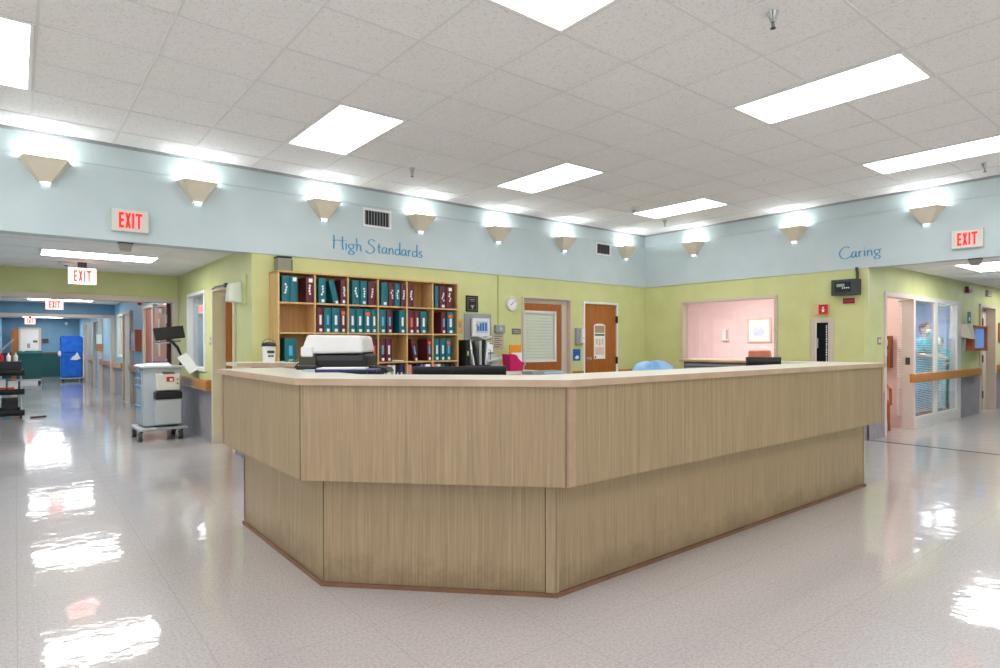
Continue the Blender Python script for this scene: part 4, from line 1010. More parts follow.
def room_chair(label, loc, rz, sm, legm, bh=1.08):
    t = thing('armchair', label, 'chair', loc, rz, None)
    B(-.26, .26, -.24, .26, .38, .47).build('seat', sm, t, bevel=.03)
    mb = MB(); mb.hull([(-.25, .2, .45), (.25, .2, .45), (.25, .28, .45), (-.25, .28, .45)], [(-.2, .3, bh), (.2, .3, bh), (.2, .36, bh), (-.2, .36, bh)])
    mb.build('backrest', sm, t, bevel=.05)
    for a in (-.24, .24):
        for b in (-.2, .24): MB().tube([(a*1.05, b*1.1, 0), (a, b, .4)], [.018, .026], 8).build('leg', legm, t)
    for a in (-.27, .27): MB().tube([(a, -.22, .38), (a, -.2, .62), (a, .1, .66), (a, .26, .6)], .02, 8).build('armrest', legm, t)
    return t
room_chair('salmon pink chair whose rounded back shows through the interior window', (10.38, 5.42, 0), R_(90), M_PCH, M_BRWOOD, 1.19)
room_chair('red brown wooden chair standing just inside the open doorway', (10.28, 3.80, 0), R_(-62), mat('brick_upholstery', (176, 96, 78), .6), M_BRWOOD)
t = thing('wooden_table', 'edge of an orange wooden table just inside the open doorway', 'table', (9.9, 4.0, 0))
B(-.5, .12, -.3, .5, .70, .75).build('top', M_RAIL, t, bevel=.006)
for a, b in ((-.45, -.25), (.07, -.25), (-.45, .45), (.07, .45)): B(a-.025, a+.025, b-.025, b+.025, 0, .7).build('leg', M_BRWOOD, t)
t = thing('literature_rack', 'red brown wall rack with leaflets on the pink wall inside the open doorway', 'rack', (10.78, 3.76, .92), RB)
mb = MB(); mb.box(-.14, -.12, -.14, 0, 0, .5); mb.box(.12, .14, -.14, 0, 0, .5); mb.box(-.12, .12, -.02, 0, 0, .5)
for z in (0, .16, .32, .48): mb.box(-.12, .12, -.14, -.02, z, z+.02)
mb.build('frame', M_BRWOOD, t)
for z, m in ((.02, M_NAVY), (.18, M_SKYB), (.34, M_PAPER)): B(-.1, .1, -.11, -.09, z, z+.11, rot=(R_(-10), 0, 0)).build('leaflets', m, t)

# ------------------------------------------------------------------ corridor door, glazing, blinds, people
d3 = thing('door_3', '', '', (RD[0], YR, 0)); del d3['label']; del d3['category']; struct(d3)
mb = MB(); mb.box(RD[0]-.06, RD[0], YR-.02, YR+.13, 0, 2.03); mb.box(RD[0], RD[1], YR-.02, YR+.13, 1.97, 2.03); mb.box(RD[1], RD[1]+.075, YR-.02, YR+.14, 0, 2.03)
mb.build('frame', mat('pinkish_trim', (222, 204, 196), .4), d3, world=True, bevel=.004)
B(RD[1]-.008, RD[1]-.001, YR+.03, YR+.09, .98, 1.09).build('strike_plate', M_DGREY, d3, world=True)
w2 = thing('window_2', '', '', (RG[0], YR, 0)); del w2['label']; del w2['category']; struct(w2)
mb = MB(); x0, x1 = 10.675, 12.93
mb.box(x0, x1, YR-.012, YR+.03, 1.96, 2.03); mb.box(x0, x1, YR-.012, YR+.03, 0, .18)
for a, b in ((x0, 10.69), (11.58, 11.71), (12.72, x1)): mb.box(a, b, YR-.012, YR+.03, .18, 1.96)
mb.box(12.84, 12.868, YR+.03, YR+.125, 0, 1.96)
mb.build('frame', mat('cream_window_frame', (214, 209, 198), .45), w2, world=True, bevel=.004)
B(10.70, 11.57, YR+.006, YR+.012, .18, 1.97).build('glass', glass_material('dark_glass', (.86, .92, .98), k=2.2), w2, world=True)
B(11.72, 12.72, YR+.006, YR+.012, .18, 1.97).build('glass', glass_material('dark_glass'), w2, world=True)
bl = thing('window_blind', 'white horizontal blind with open slats behind the corridor glazing', 'blind', (11.7, YR+.16, .2))
mb = MB(); n = 62
for k in range(n):
    z = .2+1.74*k/(n-1); mb.box(10.47, 12.75, YR+.15, YR+.172, z-.0008, z+.0008, rot=(R_(15), 0, 0))
mb.build('slats', M_BLIND, bl, world=True); B(10.47, 12.75, YR+.143, YR+.18, 1.945, 1.97).build('headrail', M_WHITE, bl, world=True)
for xx in (10.6, 11.3, 12.0, 12.65): B(xx-.002, xx+.002, YR+.145, YR+.147, .2, 1.95).build('ladder_cord', M_WHITE, bl, world=True)

def person(label, loc, rz, ht, top_m, hair_m, cap=None, arms='down', skin=None):
    k = ht/1.75
    t = thing('person', label, 'person', loc, rz)
    sk = skin or mat('skin', (206, 156, 130), .5)
    def blob(parts, name, m, vox=.014, parent=t):
        mb = MB()
        for p in parts:
            if p[0] == 't': mb.tube([tuple(c*k for c in q) for q in p[1]], [r*k for r in p[2]], 14)
            else: mb.ball(tuple(c*k for c in p[1]), tuple(c*k for c in p[2]), 20)
        o = mb.build(name, m, parent, smooth=True)
        r = o.modifiers.new('remesh', 'REMESH'); r.mode = 'VOXEL'; r.voxel_size = vox; r.use_smooth_shade = True
        s = o.modifiers.new('smooth', 'SMOOTH'); s.iterations = 4; s.factor = .5
        return o
    if arms == 'down': el = [(.24, -.02, 1.14), (.25, -.16, .92)]; er = [(-.24, -.02, 1.14), (-.22, -.2, .96)]
    else: el = [(.23, -.06, 1.13), (.12, -.3, 1.08)]; er = [(-.23, -.06, 1.13), (-.1, -.3, 1.1)]
    body = [('b', (0, 0, 1.63), (.075, .095, .115)), ('b', (0, -.035, 1.58), (.055, .06, .06)), ('b', (0, -.1, 1.62), (.012, .018, .02)),
            ('b', (.078, .01, 1.62), (.012, .02, .03)), ('b', (-.078, .01, 1.62), (.012, .02, .03)),
            ('t', [(0, .01, 1.38), (0, 0, 1.56)], [.055, .052]), ('b', (0, 0, 1.25), (.17, .1, .2)), ('b', (0, 0, 1.02), (.16, .1, .14))]
    for s_, ee in ((1, el), (-1, er)):
        body.append(('t', [(.17*s_, 0, 1.40), ee[0], ee[1]], [.052, .04, .028]))
        hx, hy, hz = ee[1]; dd = (Vector(ee[1])-Vector(ee[0])).normalized()
        pc = Vector(ee[1])+dd*.05; body.append(('b', tuple(pc), (.03, .03, .045)))
        for q in range(4):
            a = pc+Vector(((q-1.5)*.017, 0, 0)); body.append(('t', [tuple(a), tuple(a+dd*.05), tuple(a+dd*(.075+.008*(q in (1, 2)))+Vector((0, -.012, 0)))], [.0095, .009, .007]))
        body.append(('t', [tuple(pc+Vector((-.025*s_, 0, 0))), tuple(pc+dd*.03+Vector((-.045*s_, -.02, 0)))], [.011, .008]))
        body.append(('t', [(.09*s_, 0, .95), (.1*s_, -.01, .5), (.1*s_, .02, .09)], [.085, .055, .04])); body.append(('b', (.1*s_, -.05, .045), (.045, .12, .045)))
    blob(body, 'body', sk, .011)
    shirt = [('b', (0, 0, 1.27), (.19, .125, .19)), ('b', (0, 0, 1.05), (.185, .125, .2)), ('t', [(.16, 0, 1.38), (-.16, 0, 1.38)], [.07, .07])]
    for s_, ee in ((1, el), (-1, er)): shirt.append(('t', [(.16*s_, 0, 1.40), tuple(Vector((.17*s_, 0, 1.4)).lerp(Vector(ee[0]), .85))], [.072, .066]))
    blob(shirt, 'scrub_top', top_m)
    tr = [('b', (0, 0, .96), (.175, .12, .12))]
    for s_ in (1, -1): tr.append(('t', [(.09*s_, 0, .93), (.1*s_, -.01, .5), (.1*s_, .02, .07)], [.105, .078, .07]))
    blob(tr, 'trousers', top_m)
    blob([('b', (0, .018, 1.66), (.084, .098, .105)), ('b', (0, .05, 1.6), (.07, .06, .08))], 'hair' if not cap else 'scrub_cap', hair_m if not cap else cap, .012)
    blob([('b', (0, -.075, 1.575), (.062, .048, .052))], 'face_mask', mat('pale_blue_mask', (160, 205, 214), .7), .01)
    mb = MB()
    for s_ in (1, -1): mb.ball((.03*s_*k, -.086*k, 1.645*k), (.011*k, .008*k, .006*k), 10)
    mb.build('eyes', M_BLACK, t)
    return t
M_TEALS = mat('teal_scrubs', (70, 160, 180), .8)
person('person in teal scrubs and pale face mask standing behind the left corridor glass pane', (13.30, 3.93, 0), R_(-28), 1.69, M_TEALS, mat('dark_hair', (60, 38, 28), .7), arms='fwd')
person('person in a teal cap bending forward behind the right corridor glass pane', (14.1, 3.93, 0), R_(-75), 1.44, M_TEALS, mat('dark_hair'
 , (60, 38, 28)), cap=M_TEALS, arms='fwd')
t = thing('exam_table', 'exam table with red brown base in the room behind the corridor glazing', 'table', (13.9, 4.6, 0))
B(-.9, .9, -.3, .3, .6, .75).build('pad', M_LGREY, t, bevel=.03); B(-.8, .8, -.25, .25, 0, .6).build('base', M_BRWOOD, t, bevel=.01)
t = thing('supply_shelf', 'tall grey blue shelf unit on the far wall of the glazed exam room', 'shelf', (15.05, 4.0, 0), RB)
B(-.25, .25, -.2, .14, 0, 1.8).build('body', mat('grey_blue_cabinet', (150, 168, 200), .5), t, bevel=.01); B(-.22, -.01, -.215, -.2, .1, 1.7).build('door', M_LAV, t); B(.01, .22, -.215, -.2, .1, 1.7).build('door', M_LAV, t)

def rail_A(a, b, y, label, z0=.72, z1=.86):
    t = thing('handrail', label, 'handrail', (a, y, z0), 0, 'oak handrails')
    mb = MB(); mb.box(0, b-a, -.1, -.06, 0, z1-z0); mb.build('rail', M_RAIL, t, bevel=.012)
    for q in (0, b-a-.05): B(q, q+.05, -.06, -.02, .0, z1-z0).build('return', M_RAIL, t, bevel=.004)
    for q in (.3*(b-a), .7*(b-a)): B(q, q+.04, -.06, -.0, .02, .08).build('bracket', M_KICK, t)
    return t
def rail_B(y0, y1, x, label, z0=.68, z1=.81):
    t = rail_A(0, y1-y0, 0, label, z0, z1); t.location = (x, y1, z0); t.rotation_euler = (0, 0, RB); return t
rail_A(10.42, 13.86, YR, 'oak handrail running across the corridor glazing', .72, .85)
rail_A(15.2, 18.5, YR, 'oak handrail right of the dark red brown door', .74, .87)
rail_B(8.7, 10.8, XH, 'oak handrail behind the grey medical cart', .69, .83)
for k, (a, b) in enumerate(((11.15, 12.7), (14.0, 15.65), (16.95, 18.8), (19.1, 21.7), (23.5, 25.1), (26.3, 30.2))):
    rail_B(a, b, XH, 'oak handrail on the blue hallway wall, %s stretch beyond the green header' % ORD[k], .72, .86)

# corridor fittings
t = thing('fire_strobe', 'dark red fire strobe near the ceiling above the blue sign in the right corridor', 'fire alarm', (13.28, YR, 2.2))
B(-.1, .08, -.06, 0, 0, .11).build('housing', mat('dark_red', (120, 20, 22), .4), t, bevel=.006); MB().hull([(-.0, -.06, .01), (.06, -.06, .01), (.06, -.06, .07), (0, -.06, .07)], [(.015, -.1, .02), (.045, -.1, .02), (.045, -.1, .06), (.015, -.1, .06)]).build('lens', M_PAPER, t)
t = thing('wall_speaker', 'small grey box high on the green corridor wall above the dark door', 'speaker', (14.6, YR, 2.2)); B(-.14, .14, -.05, 0, 0, .12).build('body', mat('putty_box', (178, 172, 150), .5), t, bevel=.006); B(-.1, .1, -.053, -.05, .03, .09).build('grille', M_GREY, t)
t = thing('wall_sign', 'small blue sign on the green corridor wall above the wooden box', 'sign', (13.43, YR-.002, 1.66)); B(-.09, .09, -.006, 0, 0, .21).build('plate', mat('sign_blue', (34, 110, 170), .5), t); MB().prism([(-.03, .05), (.03, .05), (.03, .1), (-.01, .12), (-.03, .09)], -.009, -.006, 'y').build('pictogram', M_PAPER, t)
t = thing('wall_display', 'oak wall box with blue screen between the corridor glazing and the dark door', 'display', (13.6, YR, 1.17))
mb = MB(); mb.box(-.42, -.36, -.14, 0, 0, .45); mb.box(.36, .42, -.14, 0, 0, .45); mb.box(-.36, .36, -.14, 0, 0, .05); mb.box(-.36, .36, -.14, 0, .40, .45); mb.box(-.36, .36, -.02, 0, .05, .4)
mb.build('housing', M_BRWOOD, t, bevel=.006); B(-.36, .36, -.1, -.09, .05, .4).build('screen', mat('blue_screen', (96, 138, 196), .25, emit=.35), t)
t = thing('privacy_flag', 'beige folded hood projecting from the wall beside the oak wall box', 'hood', (13.04, YR, 1.40))
MB().hull([(-.14, -.17, -.02), (.14, -.17, -.02), (.14, 0, .02), (-.14, 0, .02)], [(-.12, -.12, .24), (.12, -.12, .24), (.12, 0, .24), (-.12, 0, .24)]).build('hood', mat('beige_hood', (200, 190, 172), .6), t, bevel=.01)
B(-.02, .02, -.05, 0, -.22, 0).build('bracket', M_GREY, t)
d4 = thing('door_4', '', '', (RD2[0], YR, 0)); del d4['label']; del d4['category']; struct(d4)
mb = MB(); mb.box(RD2[0]-.07, RD2[0], YR-.03, YR+.12, 0, 2.04); mb.box(RD2[0], RD2[1], YR-.03, YR+.12, 1.98, 2.04); mb.box(RD2[1], RD2[1]+.07, YR-.03, YR+.35, 0, 2.04)
mb.build('frame', M_TRIM, d4, world=True, bevel=.004)
B(RD2[0]+.02, RD2[1]-.25, YR+.12, YR+.16, .01, 1.97).build('leaf', M_DDOOR, d4, world=True)
B(RD2[1]-.25, RD2[1], YR+.12, YR+.2, 0, 1.98).build('jamb', M_TRIM, d4, world=True)
for zz in (.3, 1.0, 1.72): B(RD2[1]-.33, RD2[1]-.25, YR+.10, YR+.12, zz-.07, zz+.07).build('hinge', M_DGREY, d4, world=True)
t = thing('framed_picture', 'brown framed picture cut by the right edge of the photo', 'picture', (15.75, YR, 1.33)); mb = MB(); mb.box(-.4, .4, -.03, 0, 0, .38); mb.build('frame', M_BRWOOD, t, bevel=.006); B(-.34, .34, -.033, -.03, .05, .33).build('print', M_PAPER, t)
def switch(label, loc, rz, m=M_TRIM):
    t = thing('light_switch', label, 'switch', loc, rz, None); B(-.06, .06, -.008, 0, 0, .1).build('plate', mat('bronze_plate', (150, 132, 116), .4), t, bevel=.003)
    for a in (-.028, .028): B(a-.014, a+.014, -.014, -.008, .025, .075).build('toggle', M_WHITE, t)
switch('square switch plate on the green wall left of the pink room doorway', (9.32, YR, 1.29), 0)
switch('square switch plate on the green hallway wall left of the open hallway door', (XH, 8.78, 1.30), RB)
def ceiling_sensor(label, loc, rz):
    t = thing('ceiling_sensor', label, 'sensor', loc, rz, 'sensors under the bands')
    B(-.065, .065, -.04, .04, -.012, 0).build('mount', M_DGREY, t)
    MB().hull([(-.045, -.03, -.085), (.045, -.03, -.085), (.045, .03, -.085), (-.045, .03, -.085)], [(-.06, -.038, -.012), (.06, -.038, -.012), (.06, .038, -.012), (-.06, .038, -.012)]).build('body', mat('warm_grey_plastic', (158, 152, 142), .5), t)
ceiling_sensor('grey tapered sensor under the left band below the left EXIT sign', (.87, 7.14, ZB), 0)
ceiling_sensor('grey tapered sensor under the right band below the right EXIT sign', (9.08, 2.17, ZB), RB)

# ------------------------------------------------------------------ ceiling fittings
def sprinkler(label, loc, sc=1.):
    t = thing('sprinkler_head', label, 'sprinkler', loc, 0, 'sprinkler heads')
    MB().lathe([(.018*sc, 0), (.02*sc, -.05), (.014*sc, -.06), (.006*sc, -.065)], (0, 0, 0), 16).build('body', M_CHROME, t)
    mb = MB()
    for k in range(8):
        a = k*math.pi/4; mb.hull([(.018*sc*math.cos(a-.2), .018*sc*math.sin(a-.2), -.045), (.018*sc*math.cos(a+.2), .018*sc*math.sin(a+.2), -.045), (.02*sc*math.cos(a), .02*sc*math.sin(a), -.043)],
                                  [(.034*sc*math.cos(a-.25), .034*sc*math.sin(a-.25), -.004), (.034*sc*math.cos(a+.25), .034*sc*math.sin(a+.25), -.004), (.036*sc*math.cos(a), .036*sc*math.sin(a), 0)])
    mb.build('escutcheon', M_CHROME, t)
    mb = MB(); mb.tube([(.01, 0, -.06), (.012, 0, -.08), (0, 0, -.092)], .003, 6); mb.tube([(-.01, 0, -.06), (-.012, 0, -.08), (0, 0, -.092)], .003, 6); mb.lathe([(.016, -.098), (.016, -.094)], (0, 0, 0), 14)
    mb.build('deflector', M_DGREY, t)
    return t
for (px, py), n in zip([(773, 12), (412, 168), (985, 163), (665, 220)], ['largest chrome sprinkler head, near the top edge of the photo', 'sprinkler head above the word Standards', 'sprinkler head at the right edge above the right sconce', 'tiny sprinkler head beside the farthest ceiling panel']):
    p = at(px, py, 2, ZC); sprinkler(n, (p.x, p.y, ZC))
t = thing('smoke_detector', 'round smoke detector at the left end of the farthest ceiling panel', 'smoke detector', (6.93, 5.62, ZC)); MB().lathe([(.075, 0), (.075, -.02), (.05, -.045), (.02, -.05)], n=24).build('body', M_SIGNW, t); MB().lathe([(.022, -.05), (.02, -.058)], n=16).build('sensor', M_DGREY, t)
t = thing('smoke_detector', 'round smoke detector on the left hallway ceiling beyond the light panel', 'smoke detector', (.53, 9.9, ZH)); MB().lathe([(.09, 0), (.09, -.02), (.06, -.04), (.02, -.045)], n=24).build('body', M_SIGNW, t); MB().lathe([(.025, -.045), (.02, -.055)], n=16).build('sensor', M_DGREY, t)
def vent(label, x, z, wd, ht):
    t = thing('air_grille', label, 'air vent', (x, Y, z), 0, 'air grilles on the left band')
    mb = MB(); f = .03
    mb.box(0, wd, -.015, 0, 0, f); mb.box(0, wd, -.015, 0, ht-f, ht); mb.box(0, f, -.015, 0, f, ht-f); mb.box(wd-f, wd, -.015, 0, f, ht-f); mb.build('frame', M_WHITE, t, bevel=.003)
    B(f, wd-f, -.003, -.001, f, ht-f).build('backing', M_BLACK, t)
    n = 9
    for k in range(n):
        xx = f+.012+(wd-2*f-.024)*k/(n-1); B(xx-.009, xx+.009, -.0115, -.0095, f, ht-f, rot=(0, 0, R_(35))).build('slat', M_GREY, t)
vent('large white framed air grille above the word High', 3.38, 2.77, .40, .24)
vent('small white framed air grille near the room corner', 7.62, 2.80, .38, .22)

# ------------------------------------------------------------------ left hallway fittings
w3 = thing('window_3', '', '', (XH, 9.6, .98)); del w3['label']; del w3['category']; struct(w3)
mb = MB(); a, b, c, d = HW; f = .05
mb.box(XH-.025, XH+.13, a-f, a, c-f, d+f); mb.box(XH-.025, XH+.13, b, b+f, c-f, d+f); mb.box(XH-.025, XH+.13, a, b, d, d+f); mb.box(XH-.025, XH+.13, a, b, c-f, c); mb.build('frame', M_WHITE, w3, world=True, bevel=.005)
B(XH+.05, XH+.056, a, b, c, d).build('glass', M_GLASS, w3, world=True)
mb = MB()
for k in range(30): z = c+.02+(d-c-.04)*k/29; mb.box(XH+.07, XH+.108, a+.01, b-.01, z-.001, z+.001, rot=(0, R_(68), 0))
mb.build('blind', M_BLIND, w3, world=True)
d5 = thing('door_5', '', '', (XH, HD[0], 0)); del d5['label']; del d5['category']; struct(d5)
mb = MB(); a, b = HD[0], HD[1]
mb.box(XH-.03, XH+.13, a-.055, a, 0, 2.055); mb.box(XH-.03, XH+.13, b, b+.055, 0, 2.055); mb.box(XH-.03, XH+.13, a, b, 2.0, 2.055); mb.build('frame', mat('cream_frame', (214, 204, 178), .4), d5, world=True, bevel=.004)
# leaf hinged on the far side, swung wide into the office
L0 = Vector((XH+.13, b-.025)); ang = R_(97)
mb = MB(); lw = .9
mb.box(0, .11, -.02, .02, .01, 1.98); mb.box(lw-.11, lw, -.02, .02, .01, 1.98); mb.box(.11, lw-.11, -.02, .02, .01, 1.0); mb.box(.11, lw-.11, -.02, .02, 1.82, 1.98)
mb.bm.transform(Matrix.Translation((L0.x, L0.y, 0)) @ Matrix.Rotation(R_(90)-ang, 4, 'Z')); mb.build('leaf', M_DOOR, d5, world=True)
mb = MB()
for q in ((.10, .13, .98, 1.84), (lw-.13, lw-.10, .98, 1.84)): mb.box(q[0], q[1], -.027, .027, q[2], q[3])
mb.box(.1, lw-.1, -.027, .027, .98, 1.01); mb.box(.1, lw-.1, -.027, .027, 1.81, 1.84)
mb.bm.transform(Matrix.Translation((L0.x, L0.y, 0)) @ Matrix.Rotation(R_(90)-ang, 4, 'Z')); mb.build('pane_frame', M_WHITE, d5, world=True)
mb = MB(); mb.tube([(lw-.06, .02, 1.0), (lw-.06, .07, 1.0), (lw-.16, .07, 1.0)], .01, 8); mb.tube([(lw-.06, -.02, 1.0), (lw-.06, -.07, 1.0), (lw-.16, -.07, 1.0)], .01, 8)
mb.bm.transform(Matrix.Translation((L0.x, L0.y, 0)) @ Matrix.Rotation(R_(90)-ang, 4, 'Z')); mb.build('door_lever', M_CHROME, d5, world=True)
# closer arm above
t = thing('door_closer', 'dark door closer arm on the head of the open hallway door frame', 'door closer', (XH-.03, 8.2, 2.03)); MB().tube([(0, .4, 0), (-.03, .1, .01), (-.02, -.3, .0)], .008, 8).build('arm', M_DGREY, t); B(-.03, .0, -.36, -.28, -.03, .02).build('shoe', M_DGREY, t)
t = thing('wall_lamp_box', 'translucent white box on the hallway corner right of the open door head', 'box', (XH, 7.32, 1.80), RB)
MB().hull([(-.16, -.16, 0), (.02, -.16, 0), (.02, 0, -.02), (-.16, 0, -.02)], [(-.14, -.14, .2), (.0, -.14, .2), (.0, 0, .24), (-.14, 0, .24)]).build('shade', mat('milky_plastic', (226, 230, 214), .3), t, bevel=.015)
B(.02, .16, -.02, 0, -.03, .3).build('mounting_plate', M_GREEN, t)
# fire door leaf held open beyond the green header
fd = thing('fire_door', 'oak fire door held open against the hallway wall beyond the green header', 'door', (XH-.075, 11.12, 0))
B(-.045, 0, .03, 1.12, .012, 1.98).build('leaf', noise_mat('pale_orange_door', (196, 122, 66), (214, 142, 84), 1.2, vec=(30, 30, 1.5), rough=.35, coat=.3), fd)
B(-.05, .002, .02, .03, .012, 1.98).build('edge', M_DDOOR, fd)
for zz in (.3, 1.0, 1.72): B(-.055, -.045, .0, .1, zz-.07, zz+.07).build('hinge', M_CHROME, fd)
B(-.09, -.045, .2, .5, 1.82, 1.9).build('closer_body', M_CHROME, fd, bevel=.006); MB().tube([(-.08, .3, 1.91), (-.12, .7, 1.95), (-.05, 1.1, 1.97)], .009, 8).build('closer_arm', M_DGREY, fd)
B(-.06, -.046, .6, .68, 1.1, 1.75).build('vision_panel', M_WHITE, fd)
# far frames along the right wall
for k, (a, b, c_, d_) in enumerate(FAR_D):
    dr = thing('door_%d' % (6+k), '', '', (XH, a, 0)); del dr['label']; del dr['category']; struct(dr)
    mb = MB(); pr = .11 if k > 1 else .07
    mb.box(XH-pr, XH, a-.06, a+.03, 0, 2.06); mb.box(XH-pr, XH, b-.03, b+.06, 0, 2.06); mb.box(XH-pr, XH, a, b, 2.0, 2.06); mb.build('frame', M_TRIM, dr, world=True, bevel=.004)
    B(XH-.03, XH-.001, a+.03, b-.03, 0, 2.0).build('leaf', M_BRWOOD if k == 0 else (M_TRIM if k == 1 else mat('pale_blue_leaf', (170, 200, 222), .5)), dr, world=True)
w4 = thing('window_4', '', '', (XH, 17.6, 1.05)); del w4['label']; del w4['category']; struct(w4)
mb = MB(); a, b, c, d = 17.15, 18.1, 1.05, 2.0; f = .06
mb.box(XH-.03, XH+.12, a-f, a+.04, c-f, d+f); mb.box(XH-.03, XH+.12, b-.04, b+f, c-f, d+f); mb.box(XH-.03, XH+.12, a, b, d, d+f); mb.box(XH-.03, XH+.12, a, b, c-f, c); mb.build('frame', M_CREAM, w4, world=True)
B(XH+.04, XH+.05, a, b, c, d).build('glass', mat('pale_pane', (176, 206, 218), .15), w4, world=True)
def wood_box(label, y0, z0, wd, ht, dp=.1):
    t = thing('wall_cabinet', label, 'cabinet', (XH, y0, z0), RB)
    mb = MB(); mb.box(0, .03, -dp, 0, 0, ht); mb.box(wd-.03, wd, -dp, 0, 0, ht); mb.box(.03, wd-.03, -dp, 0, 0, .03); mb.box(.03, wd-.03, -dp, 0, ht-.03, ht); mb.build('box', M_BRWOOD, t, bevel=.004)
    B(.03, wd-.03, -dp+.01, -dp+.02, .03, ht-.03).build('glass', mat('bluish_pane', (130, 150, 190), .15), t); return t
wood_box('red brown wooden wall cabinet with glass left of the grey medical cart', 15.3, 1.16, .75, .45, .12)
t = thing('wall_holder', 'oak wall holder with white glove boxes far down the blue hallway', 'holder', (XH, 22.0, 1.1), RB); B(-.5, .3, -.12, 0, 0, .22).build('shelf_box', M_RAIL, t); B(-.3, .3, -.12, -.02, .222, .5).build('white_box', M_PAPER, t); B(-.5, -.31, -.12, -.02, .222, .45).build('dark_box', M_NAVY, t)
t = thing('wall_device', 'small red and white device high on the blue wall beyond the header', 'fire alarm', (XH, 13.9, 1.95) if 0 else (XH, 14.6, 2.12), RB); B(-.06, .06, -.06, 0, 0, .1).build('body', M_RED, t)
# end wall door and signs
EX = lambda px: at(px, 340, 1, 30.45).x
dx0, dx1 = EX(19.5), EX(39.5)
de = thing('door_10', '', '', (dx0, 30.48, 0)); del de['label']; del de['category']; struct(de)
mb = MB(); mb.box(dx0-.03, dx0+.03, 30.4, 30.47, 0, 1.97); mb.box(dx1-.03, dx1+.05, 30.4, 30.47, 0, 1.97); mb.box(dx0, dx1, 30.4, 30.47, 1.9, 1.97); mb.build('frame', M_TRIM, de, world=True)
B(dx0+.03, dx1-.03, 30.42, 30.465, .01, 1.9).build('leaf', M_WHITE, de, world=True); B(EX(27), EX(30), 30.40, 30.42, 1.16, 1.34).build('plate', M_GREY, de, world=True)
fd2 = B(EX(11.5), dx0-.05, 30.1, 30.14, .01, 1.9).build('door_leaf', M_DOOR); tag(fd2, 'narrow orange wooden door leaf ajar at the end of the hallway', 'door')
tag(B(EX(33), EX(37.5), 30.39, 30.399, 1.38, 1.46).build('door_sign', M_KICK), 'small brown sign on the white door at the hallway end', 'sign')
tag(B(EX(42), EX(48.5), 30.46, 30.484, 1.36, 1.53).build('wall_sign', M_DGREY), 'dark sign on the blue end wall right of the white door', 'sign')
o = tag(B(EX(65), EX(67.5), 30.3, 30.5, 2.1, 2.2).build('camera_dome', M_WHITE), 'small white device high on the far blue end wall', 'security camera')

# ------------------------------------------------------------------ medical cart
cx0, cx1, cy0, cy1 = 1.34, 1.83, 9.40, 9.92
t = thing('medical_cart', 'grey medical cart with blue drawer handles and black monitor parked in the left hallway', 'medical cart', (1.55, 9.66, 0))
t.rotation_euler = (0, 0, 0)
M_CART = mat('cart_grey', (178, 184, 188), .4); M_HBL = mat('cart_handle_blue', (96, 150, 200), .4)
def W_(mb, name, m, bevel=0, par=None, smooth=False): return mb.build(name, m, par or t, bevel=bevel, world=(par is None), smooth=smooth)
W_(MB().box(cx0, cx1-.02, cy0+.02, cy1, .19, .98), 'body', M_CART, .01)
for z0, z1 in ((.87, .965), (.775, .86), (.50, .765), (.21, .49)):
    dr = W_(MB().box(cx0-.014, cx0, cy0+.05, cy1-.03, z0, z1), 'drawer', M_CART, .004)
    hb = MB().box(cx0-.04, cx0-.014, cy0+.12, cy1-.1, z1-.05, z1-.018)
    hb.bm.transform(t.matrix_basis.inverted()); hb.build('handle', M_HBL, dr, bevel=.004)
W_(MB().box(cx0-.04, cx1+.02, cy0-.01, cy1+.03, .98, 1.01), 'top', M_LGREY, .008)
W_(MB().box(cx0-.07, cx1+.05, cy0-.05, cy1+.05, .135, .175), 'base_tray', M_LGREY, .012)
for i, (a, b) in enumerate(((cx0-.02, cy0), (cx1-.02, cy0), (cx0-.02, cy1), (cx1-.02, cy1))):
    cs = W_(MB().tube([(a, b, .135), (a, b, .11)], .018, 10), 'caster', M_DGREY)
    mb = MB(); mb.lathe([(.03, -.026), (.056, -.024), (.056, .024), (.03, .026)], (a-.02, b-.02, .056), 20, 'x')
    mb.bm.transform(t.matrix_basis.inverted()); mb.build('wheel', M_DGREY, cs)
    mb = MB(); mb.lathe([(.026, -.03), (.026, .03)], (a-.02, b-.02, .056), 14, 'x')
    mb.bm.transform(t.matrix_basis.inverted()); mb.build('hub', M_LGREY, cs)
# bin on the front
W_(MB().box(1.47, 1.78, cy0-.14, cy0+.02, .22, .56), 'waste_bin', M_LGREY, .012)
W_(MB().box(1.462, 1.79, cy0-.15, cy0+.02, .565, .66), 'bin_lid', M_BLACK, .012)
W_(MB().box(1.49, 1.765, cy0-.12, cy0+.02, .68, .905), 'sharps_box', M_SIGNW, .01)
W_(MB().box(1.56, 1.70, cy0-.124, cy0-.02, .906, .93), 'sharps_slot', M_KICK, .003)
W_(MB().box(1.60, 1.69, cy0-.124, cy0-.12, .80, .865), 'red_label', M_RED)
W_(MB().box(1.64, 1.675, cy0-.127, cy0-.124, .81, .84), 'label_mark', M_PAPER)
for z in (.83, .77): W_(MB().lathe([(.01, 0), (.009, -.006)], (1.735, cy0-.12, z), 10, 'y'), 'button', M_RED if z > .8 else M_DGREY)
